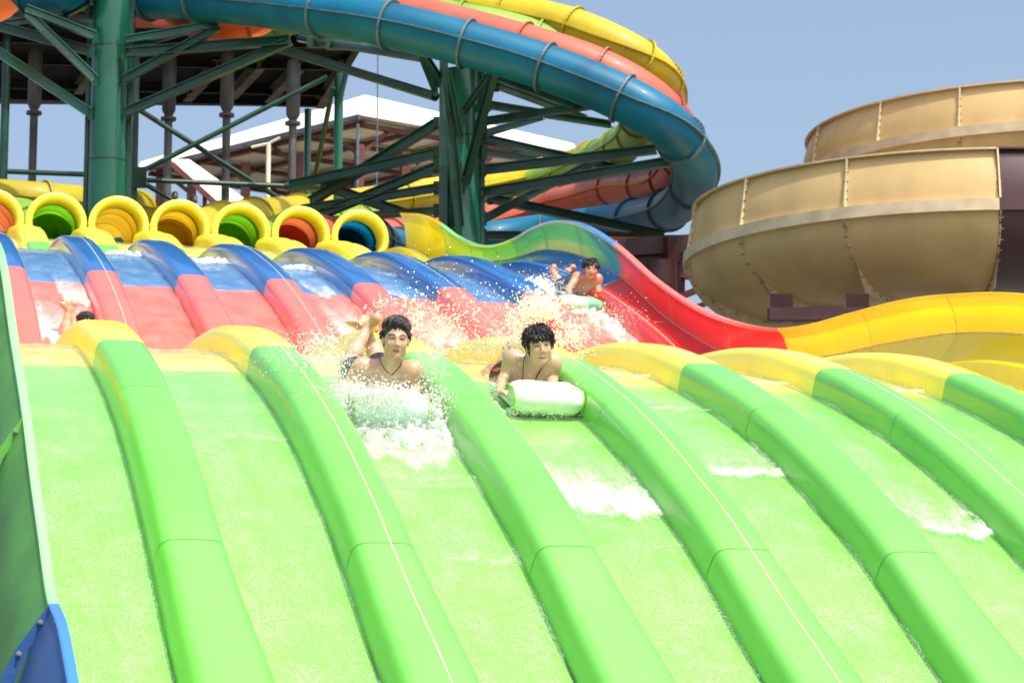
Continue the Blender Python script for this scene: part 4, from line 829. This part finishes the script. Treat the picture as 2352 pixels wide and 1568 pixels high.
# ---------------------------------------------------------------- water: a thin frothy film in every lane, foam and spray
def froth_mat(name, white=(0.92, 0.95, 0.84), base=0.015, span=0.31, scale=112):
    m = bpy.data.materials.new(name); m.use_nodes = True; t = m.node_tree; n = t.nodes; L = t.links; b = n['Principled BSDF']
    b.inputs['Base Color'].default_value = (*white, 1); b.inputs['Roughness'].default_value = 0.22; b.inputs['Specular IOR Level'].default_value = 0.6
    tc = n.new('ShaderNodeTexCoord'); mp = n.new('ShaderNodeMapping'); mp.inputs['Scale'].default_value = (1, 0.6, 0.8); L.new(tc.outputs['Object'], mp.inputs[0])
    def noise(sc, det, rgh=0.6): q = n.new('ShaderNodeTexNoise'); q.inputs['Scale'].default_value = sc; q.inputs['Detail'].default_value = det; q.inputs['Roughness'].default_value = rgh; L.new(mp.outputs[0], q.inputs[0]); return q
    def rmp(q, a, c, lo, hi): r = n.new('ShaderNodeMapRange'); r.inputs[1].default_value = a; r.inputs[2].default_value = c; r.inputs[3].default_value = lo; r.inputs[4].default_value = hi; L.new(q, r.inputs[0]); return r.outputs[0]
    def op(o, a, c=None, v=None):
        q = n.new('ShaderNodeMath'); q.operation = o; L.new(a, q.inputs[0])
        if c is not None: L.new(c, q.inputs[1])
        if v is not None: q.inputs[1].default_value = v
        return q.outputs[0]
    fine = rmp(noise(scale, 3, 0.7).outputs[0], 0.42, 0.64, 0, span); mid = rmp(noise(5.0, 4).outputs[0], 0.35, 0.7, 0.35, 1.15); a = op('MULTIPLY', fine, mid); a = op('ADD', a, v=base)
    at = n.new('ShaderNodeAttribute'); at.attribute_name = 'foam'; nf = noise(30, 7, 0.8); m3 = n.new('ShaderNodeMapping'); m3.inputs['Scale'].default_value = (1, 0.32, 0.42); L.new(tc.outputs['Object'], m3.inputs[0]); L.new(m3.outputs[0], nf.inputs[0]); fm = rmp(nf.outputs[0], 0.32, 0.68, -0.75, 0.75); fs = op('ADD', op('MULTIPLY', at.outputs['Fac'], v=1.7), fm); fs = op('MULTIPLY', fs, at.outputs['Fac']); q = n.new('ShaderNodeClamp'); L.new(fs, q.inputs[0])
    a = op('ADD', a, q.outputs[0]); cl = n.new('ShaderNodeClamp'); cl.inputs[2].default_value = 0.58; L.new(a, cl.inputs[0])
    hs = op('ADD', op('MULTIPLY', noise(scale*0.8, 3, 0.7).outputs[0], v=0.6), op('MULTIPLY', noise(11, 3).outputs[0], v=1.2))
    bp = n.new('ShaderNodeBump'); bp.inputs['Strength'].default_value = 0.3; bp.inputs['Distance'].default_value = 0.006; L.new(hs, bp.inputs['Height']); L.new(bp.outputs[0], b.inputs['Normal'])
    gl = n.new('ShaderNodeBsdfGlossy'); gl.inputs['Roughness'].default_value = 0.12; L.new(bp.outputs[0], gl.inputs['Normal']); fr = n.new('ShaderNodeFresnel'); fr.inputs[0].default_value = 1.33; L.new(bp.outputs[0], fr.inputs['Normal'])
    tr = n.new('ShaderNodeBsdfTransparent'); tr.inputs[0].default_value = (0.96, 0.99, 0.97, 1); m1 = n.new('ShaderNodeMixShader'); L.new(op('MULTIPLY', fr.outputs[0], v=0.22), m1.inputs[0]); L.new(tr.outputs[0], m1.inputs[1]); L.new(gl.outputs[0], m1.inputs[2])
    m2 = n.new('ShaderNodeMixShader'); L.new(cl.outputs[0], m2.inputs[0]); L.new(m1.outputs[0], m2.inputs[1]); L.new(b.outputs[0], m2.inputs[2]); L.new(m2.outputs[0], n['Material Output'].inputs[0]); return m
M['froth'] = froth_mat('frothy_water')
# foam patches on the film: (x, y, rx, ry, strength)
FP = [(4.30, 13.15, .36, .42, .75), (4.36, 12.86, .30, .14, .5), (5.36, 13.42, .28, .13, .7), (5.42, 13.7, .3, .25, .35), (6.40, 12.72, .26, .16, .75), (6.35, 13.0, .3, .3, .4), (5.42, 14.66, .33, .07, .5), (5.4, 14.9, .3, .2, .25), (3.42, 12.28, .3, .07, .35), (3.3, 13.2, .34, .05, .3), (3.4, 13.15, .25, .12, .2),
      (2.4, 13.72, .25, .05, .35), (2.3, 14.4, .34, .25, .15), (2.45, 11.3, .3, .1, .3), (1.45, 11.9, .1, .8, .12), (3.3, 13.8, .45, .5, .5), (2.50, 12.6, .2, .04, .18), (7.3, 14.2, .3, .06, .25), (1.38, 13.0, .1, .4, .1),
      (2.20, 24.6, .34, 1.1, .8), (2.42, 26.0, .16, .9, .8), (2.40, 23.6, .26, 1.1, .95), (2.3, 27.2, .25, .3, .2), (2.15, 23.2, .3, .5, .7), (3.4, 29.1, .34, .22, .75), (3.2, 27.2, .3, .06, .4), (4.40, 28.5, .3, .25, .8), (4.25, 27.8, .2, .2, .35), (4.2, 26.2, .3, .07, .5),
      (5.45, 28.2, .28, .22, .7), (5.3, 26.8, .16, .8, .6), (5.35, 25.2, .25, 1.2, .65), (6.55, 28.2, .2, .3, .4), (6.2, 26.8, .12, .6, .5), (6.35, 25.0, .28, 1.0, .5), (8.2, 27.6, .36, .8, .85), (8.3, 26.3, .36, .5, .9), (8.45, 25.1, .18, .8, .6), (8.0, 28.4, .2, .5, .6), (4.1, 23.6, .3, .5, .4), (7.3, 24.2, .2, .6, .2),
      (8.2, 37, .3, 1, .7), (2.3, 35.8, .2, .6, .8), (3.5, 36, .16, .5, .7), (7.3, 15.6, .34, .16, .6), (5.3, 15.9, .3, .2, .4), (6.3, 15.75, .3, .18, .5)]
ly = np.concatenate([np.arange(8.3, 17.0, 0.028), np.arange(17.0, 37.8, 0.06)]); nx = 19; rg = np.random.default_rng(3); V = []; F = []; fo = []
for i in range(1, 9):
    c0, c1 = i-0.11, i+0.59
    w1 = 0.012*np.sin(ly*7.3+i)+0.008*np.sin(ly*17+2*i)+0.006*rg.normal(size=len(ly)); s_, ny, nz = frame_at(ly); z = fz(ly); b0 = len(V)*0+sum(len(q) for q in V)
    xs = np.linspace(0, 1, nx)[None, :]; X = c0+(c1-c0)*xs+np.zeros((len(ly), 1)); X[:, -1] += 0.0; edge = np.abs(xs-0.5)*2
    H = 0.018+0.010*np.sin(ly*9+i*2)[:, None]*np.sin(xs*9+i)+0.004*rg.normal(size=X.shape)+(edge > 0.93)*(w1[:, None]*0.6+0.004)
    G = np.zeros_like(X)
    for (px, py, rx, ry, st) in FP:
        if abs(px-(i+.24)) > 0.8: continue
        dx = (X-px)/rx; yf = py-ry+0.35*ry*dx**2+0.25*ry*np.sin(X*23+py*7)*np.sin(X*9+py); q = (ly[:, None]-yf)/(2.4*ry); G = np.maximum(G, st*np.clip(q*14, 0, 1)*np.clip(1-q, 0, 1)**1.4*np.clip((1.1-np.abs(dx))*4, 0, 1))
    G += np.clip((edge-0.9)/0.1, 0, 1)*0.06
    H = H+G*0.022; V.append(np.stack([X, ly[:, None]+ny[:, None]*H, z[:, None]+nz[:, None]*H], -1).reshape(-1, 3)); fo.append(G.ravel())
    a = np.arange(len(ly)-1)[:, None]*nx+np.arange(nx-1)[None, :]+b0; F.append(np.stack([a, a+1, a+nx+1, a+nx], -1).reshape(-1, 4))
o = new_obj('water', np.concatenate(V), np.concatenate(F), M['froth'], kind='structure'); at_ = o.data.attributes.new('foam', 'FLOAT', 'POINT'); at_.data.foreach_set('value', np.concatenate(fo).astype(np.float32))

def spray_mat(name, col, tr=0.25, emit=0):
    m = bpy.data.materials.new(name); m.use_nodes = True; t = m.node_tree; b = t.nodes['Principled BSDF']; b.inputs['Base Color'].default_value = (*col, 1); b.inputs['Roughness'].default_value = 0.15
    q = t.nodes.new('ShaderNodeBsdfTranslucent'); q.inputs[0].default_value = (*col, 1); mx = t.nodes.new('ShaderNodeMixShader'); mx.inputs[0].default_value = 0.6; t.links.new(b.outputs[0], mx.inputs[1]); t.links.new(q.outputs[0], mx.inputs[2])
    tp = t.nodes.new('ShaderNodeBsdfTransparent'); m2 = t.nodes.new('ShaderNodeMixShader'); m2.inputs[0].default_value = tr; t.links.new(mx.outputs[0], m2.inputs[1]); t.links.new(tp.outputs[0], m2.inputs[2]); t.links.new(m2.outputs[0], t.nodes['Material Output'].inputs[0]); return m
M['spray'] = spray_mat('spray_drops', (1.0, 1.0, 0.95), 0.10); M['mist'] = spray_mat('fine_mist', (0.97, 0.99, 0.96), 0.45); M['foam'] = spray_mat('churned_foam', (0.98, 1.0, 0.98), 0.18)
OC = np.array([(1, 0, 0), (-1, 0, 0), (0, 1, 0), (0, -1, 0), (0, 0, 1), (0, 0, -1)], float); OF = np.array([(0, 2, 4), (2, 1, 4), (1, 3, 4), (3, 0, 4), (2, 0, 5), (1, 2, 5), (3, 1, 5), (0, 3, 5)])
def drops(name, label, cat, groups, m='spray'):
    """groups: (u, v, Y, su, sv, sY, count, rmin, rmax, angle) spray plumes, each a cloud of drops with real depth"""
    P = []; R = []; D = []
    for (u, v, Y, su, sv, sY, n, r0, r1, ang) in groups:
        n = int(n*1.25); c = UY(u, v, Y); k = Y*1.06/FPX; ex = rg.normal(size=n)*su*k; ez = rg.normal(size=n)*sv*k; ey = rg.normal(size=n)*sY; ca, sa = math.cos(ang), math.sin(ang)
        P.append(c+np.stack([ex*ca-ez*sa, ey, ex*sa+ez*ca], 1)); R.append(0.85*(r0+(r1-r0)*rg.random(n)**3.6))
    P = np.concatenate(P); R = np.concatenate(R); ok = P[:, 2] > fz(np.clip(P[:, 1], 7, 38))+0.02; P, R = P[ok], R[ok]; n = len(P)
    st = 1+0.5*rg.random((n, 3))*(R[:, None] > 0.004); V = (P[:, None]+OC[None]*(R[:, None]*st)[:, None]).reshape(-1, 3); F = (OF[None]+6*np.arange(n)[:, None, None]).reshape(-1, 3)
    me = bpy.data.meshes.new(name); me.vertices.add(len(V)); me.vertices.foreach_set('co', V.ravel().astype(np.float32)); me.loops.add(F.size); me.loops.foreach_set('vertex_index', F.ravel().astype(np.int32))
    me.polygons.add(len(F)); me.polygons.foreach_set('loop_start', np.arange(0, F.size, 3, dtype=np.int32)); me.polygons.foreach_set('loop_total', np.full(len(F), 3, np.int32)); me.polygons.foreach_set('use_smooth', np.ones(len(F), bool)); me.update(calc_edges=True); me.materials.append(M[m])
    o = bpy.data.objects.new(name, me); COL.objects.link(o); tag(o, label, cat); o['kind'] = 'stuff'; return o
drops('spray', 'white spray thrown up round the front left rider', 'spray', [
    (735, 830, 14.4, 44, 34, .16, 2600, .0012, .007, 0), (796, 892, 14.15, 24, 13, .08, 800, .0012, .009, 0), (870, 903, 13.80, 52, 12, .04, 1800, .0012, .009, 0), (880, 928, 13.80, 58, 22, .05, 2600, .0012, .008, 0), (985, 850, 14.35, 18, 46, .12, 1500, .0012, .006, 0), (1000, 945, 13.95, 20, 34, .1, 1800, .0012, .008, 0), (905, 990, 13.75, 62, 9, .06, 900, .001, .006, 0),
    (650, 800, 14.5, 40, 24, .2, 420, .0012, .006, 0), (820, 775, 15.3, 22, 14, .1, 120, .002, .007, 0), (870, 870, 14.1, 50, 12, .04, 60, .002, .005, 0)])
drops('spray', 'cream spray against the red lanes between the two front riders', 'spray', [
    (1000, 755, 15.8, 56, 32, .3, 1700, .0010, .008, .3), (960, 705, 15.9, 40, 18, .3, 260, .002, .011, 0), (1090, 792, 15.6, 40, 15, .2, 1200, .0010, .005, 0), (1110, 700, 15.9, 60, 36, .3, 260, .0015, .008, 0), (1000, 630, 17, 60, 26, .4, 90, .003, .009, 0)])
drops('spray', 'tall splash standing behind the grinning rider', 'spray', [
    (1205, 735, 15.6, 20, 30, .18, 1100, .0012, .012, .5), (1238, 700, 15.6, 12, 18, .12, 600, .0015, .014, .4), (1262, 715, 15.6, 16, 14, .12, 420, .0015, .012, 0), (1305, 770, 15.6, 26, 26, .2, 1300, .0012, .009, -.4), (1190, 775, 15.6, 26, 16, .2, 800, .0012, .008, 0), (1150, 800, 15.6, 30, 14, .2, 700, .0012, .006, 0), (1335, 755, 15.7, 36, 28, .3, 240, .002, .009, 0), (1230, 660, 15.9, 50, 22, .3, 90, .002, .008, 0)])
drops('spray', 'small drops kicked up along the bottom edge of the white mat', 'spray', [(1235, 950, 14.3, 52, 6, .05, 1300, .001, .005, 0), (1328, 920, 14.4, 9, 24, .06, 600, .001, .005, 0), (1140, 905, 14.6, 12, 26, .08, 500, .001, .005, 0), (1240, 905, 14.25, 70, 40, .08, 80, .0015, .0035, 0), (1210, 850, 14.6, 50, 30, .1, 60, .0015, .004, 0)])
drops('spray', 'white spray trailing round the far right rider', 'spray', [(1420, 745, 25.4, 26, 16, .3, 1800, .002, .009, -.7), (1262, 660, 27.2, 22, 12, .2, 900, .002, .010, -.5), (1320, 690, 26.3, 30, 10, .1, 360, .003, .008, 0), (1330, 640, 26.6, 50, 40, .4, 50, .004, .008, 0)])
drops('mist', 'pale mist hanging round the front left rider', 'mist', [(990, 845, 14.6, 24, 44, .12, 5200, .0012, .0030, 0), (765, 840, 14.6, 38, 34, .15, 5200, .0012, .003, 0), (690, 805, 14.7, 40, 24, .2, 2200, .0012, .003, 0), (1000, 755, 16.0, 56, 30, .3, 4200, .0010, .0026, 0), (900, 780, 16.1, 70, 24, .2, 1000, .0012, .003, 0), (885, 935, 13.80, 60, 26, .05, 2600, .0012, .0035, 0)], 'mist')
def ligaments(name, label, groups):
    """stretched strings and sheets of water thrown out of the splash"""
    P = []
    for (u, v, Y, su, sv, n, r0, r1, du, dv) in groups:
        for _ in range(n):
            k = Y*1.06/FPX; a = UY(u+rg.normal()*su, v+rg.normal()*sv, Y+rg.normal()*.12); d = RT*(du+rg.normal()*10)*k-z3*(dv+rg.normal()*12)*k; P.append((a, d, rg.uniform(r0, r1)))
    A = np.array([p[0] for p in P]); g = Field(A.min(0)-0.12, A.max(0)+0.12, 0.0065)
    for a, d, r in P:
        m_ = a+d*0.5+rg.normal(size=3)*0.008; g.cap(a, m_, r, r*0.6, 0.006); g.cap(m_, a+d, r*0.6, r*0.9, 0.006)
        if rg.random() < .5: g.cap(m_, m_+rg.normal(size=3)*0.02, r*0.5, r*0.3, 0.006)
    V, Q = g.mesh(0); o = new_obj(name, V, Q, M['spray']); tag(o, label, 'spray'); o['kind'] = 'stuff'; return o
ligaments('splash', 'stringy sheets of water in the splash behind the grinning rider', [(1240, 700, 15.6, 12, 12, 34, .005, .011, 4, -14), (1205, 735, 15.6, 16, 18, 34, .004, .009, -8, -14), (1265, 715, 15.6, 12, 10, 20, .004, .009, 10, -8), (1305, 770, 15.6, 18, 16, 36, .004, .009, 6, 4), (1180, 770, 15.6, 20, 14, 26, .004, .008, -10, -6)])
ligaments('splash', 'strings of water flung up beside the kicked up feet', [(870, 705, 15.7, 18, 10, 12, .004, .008, 6, -6), (940, 720, 15.8, 30, 14, 18, .004, .008, 6, -8), (740, 800, 14.6, 26, 22, 22, .004, .009, -10, -10), (1000, 760, 15.8, 36, 20, 34, .004, .008, 6, -8)])
def clump(name, label, blobs, vox=0.010, m='foam'):
    """blobs: (x, y, rx, ry, height, count, rmin, rmax) heaps of churned foam riding on the film"""
    pts = []
    for (x, y, rx, ry, hh, n, r0, r1) in blobs:
        for _ in range(n):
            a = rg.uniform(0, 6.283); q = math.sqrt(rg.random()); px = x+rx*q*math.cos(a); py = y+ry*q*math.sin(a); s_, ny, nz = frame_at(py); h = 0.01+hh*(1-q*q*0.8)*rg.random(); pts.append((np.array([px, py+float(ny)*h, float(fz(py))+float(nz)*h]), rg.uniform(r0, r1)))
    P = np.array([p for p, _ in pts]); g = Field(P.min(0)-0.06, P.max(0)+0.06, vox)
    for p, r in pts: g.cap(p, p+rg.normal(size=3)*r*0.6, r, r*0.7, 0.008)
    V, Q = g.mesh(1); o = new_obj(name, V, Q, M[m]); tag(o, label, 'foam'); o['kind'] = 'stuff'; return o
clump('churned_foam', 'heap of white foam pushed ahead of the front left mat', [(3.22, 13.94, .27, .10, .12, 520, .005, .017), (3.1, 13.9, .22, .1, .1, 140, .008, .022), (3.42, 13.82, .18, .22, .10, 230, .007, .022), (2.97, 14.1, .08, .22, .2, 150, .007, .02), (3.52, 14.0, .08, .2, .14, 130, .007, .02), (3.3, 13.75, .28, .14, .04, 150, .006, .016)], 0.0085)
clump('churned_foam', 'thin line of foam under the front of the white mat', [(4.30, 14.40, .27, .05, .05, 150, .005, .014), (4.55, 14.5, .05, .12, .06, 50, .005, .014), (4.03, 14.5, .05, .12, .06, 40, .005, .014)], 0.008)
clump('churned_foam', 'white foam wake round the rider in the far right lane', [(8.3, 26.0, .3, .2, .12, 160, .012, .035), (8.42, 25.4, .16, .5, .06, 160, .01, .03), (8.02, 27.0, .14, .8, .14, 220, .012, .035), (8.3, 27.6, .25, .4, .12, 120, .012, .03)], 0.014)
clump('churned_foam', 'white foam spilling over the blue crest of three neighbouring lanes on the left', [(3.42, 29.2, .3, .12, .06, 110, .01, .026), (4.42, 28.6, .28, .12, .06, 110, .01, .026), (5.45, 28.3, .26, .12, .05, 90, .01, .024)], 0.014)
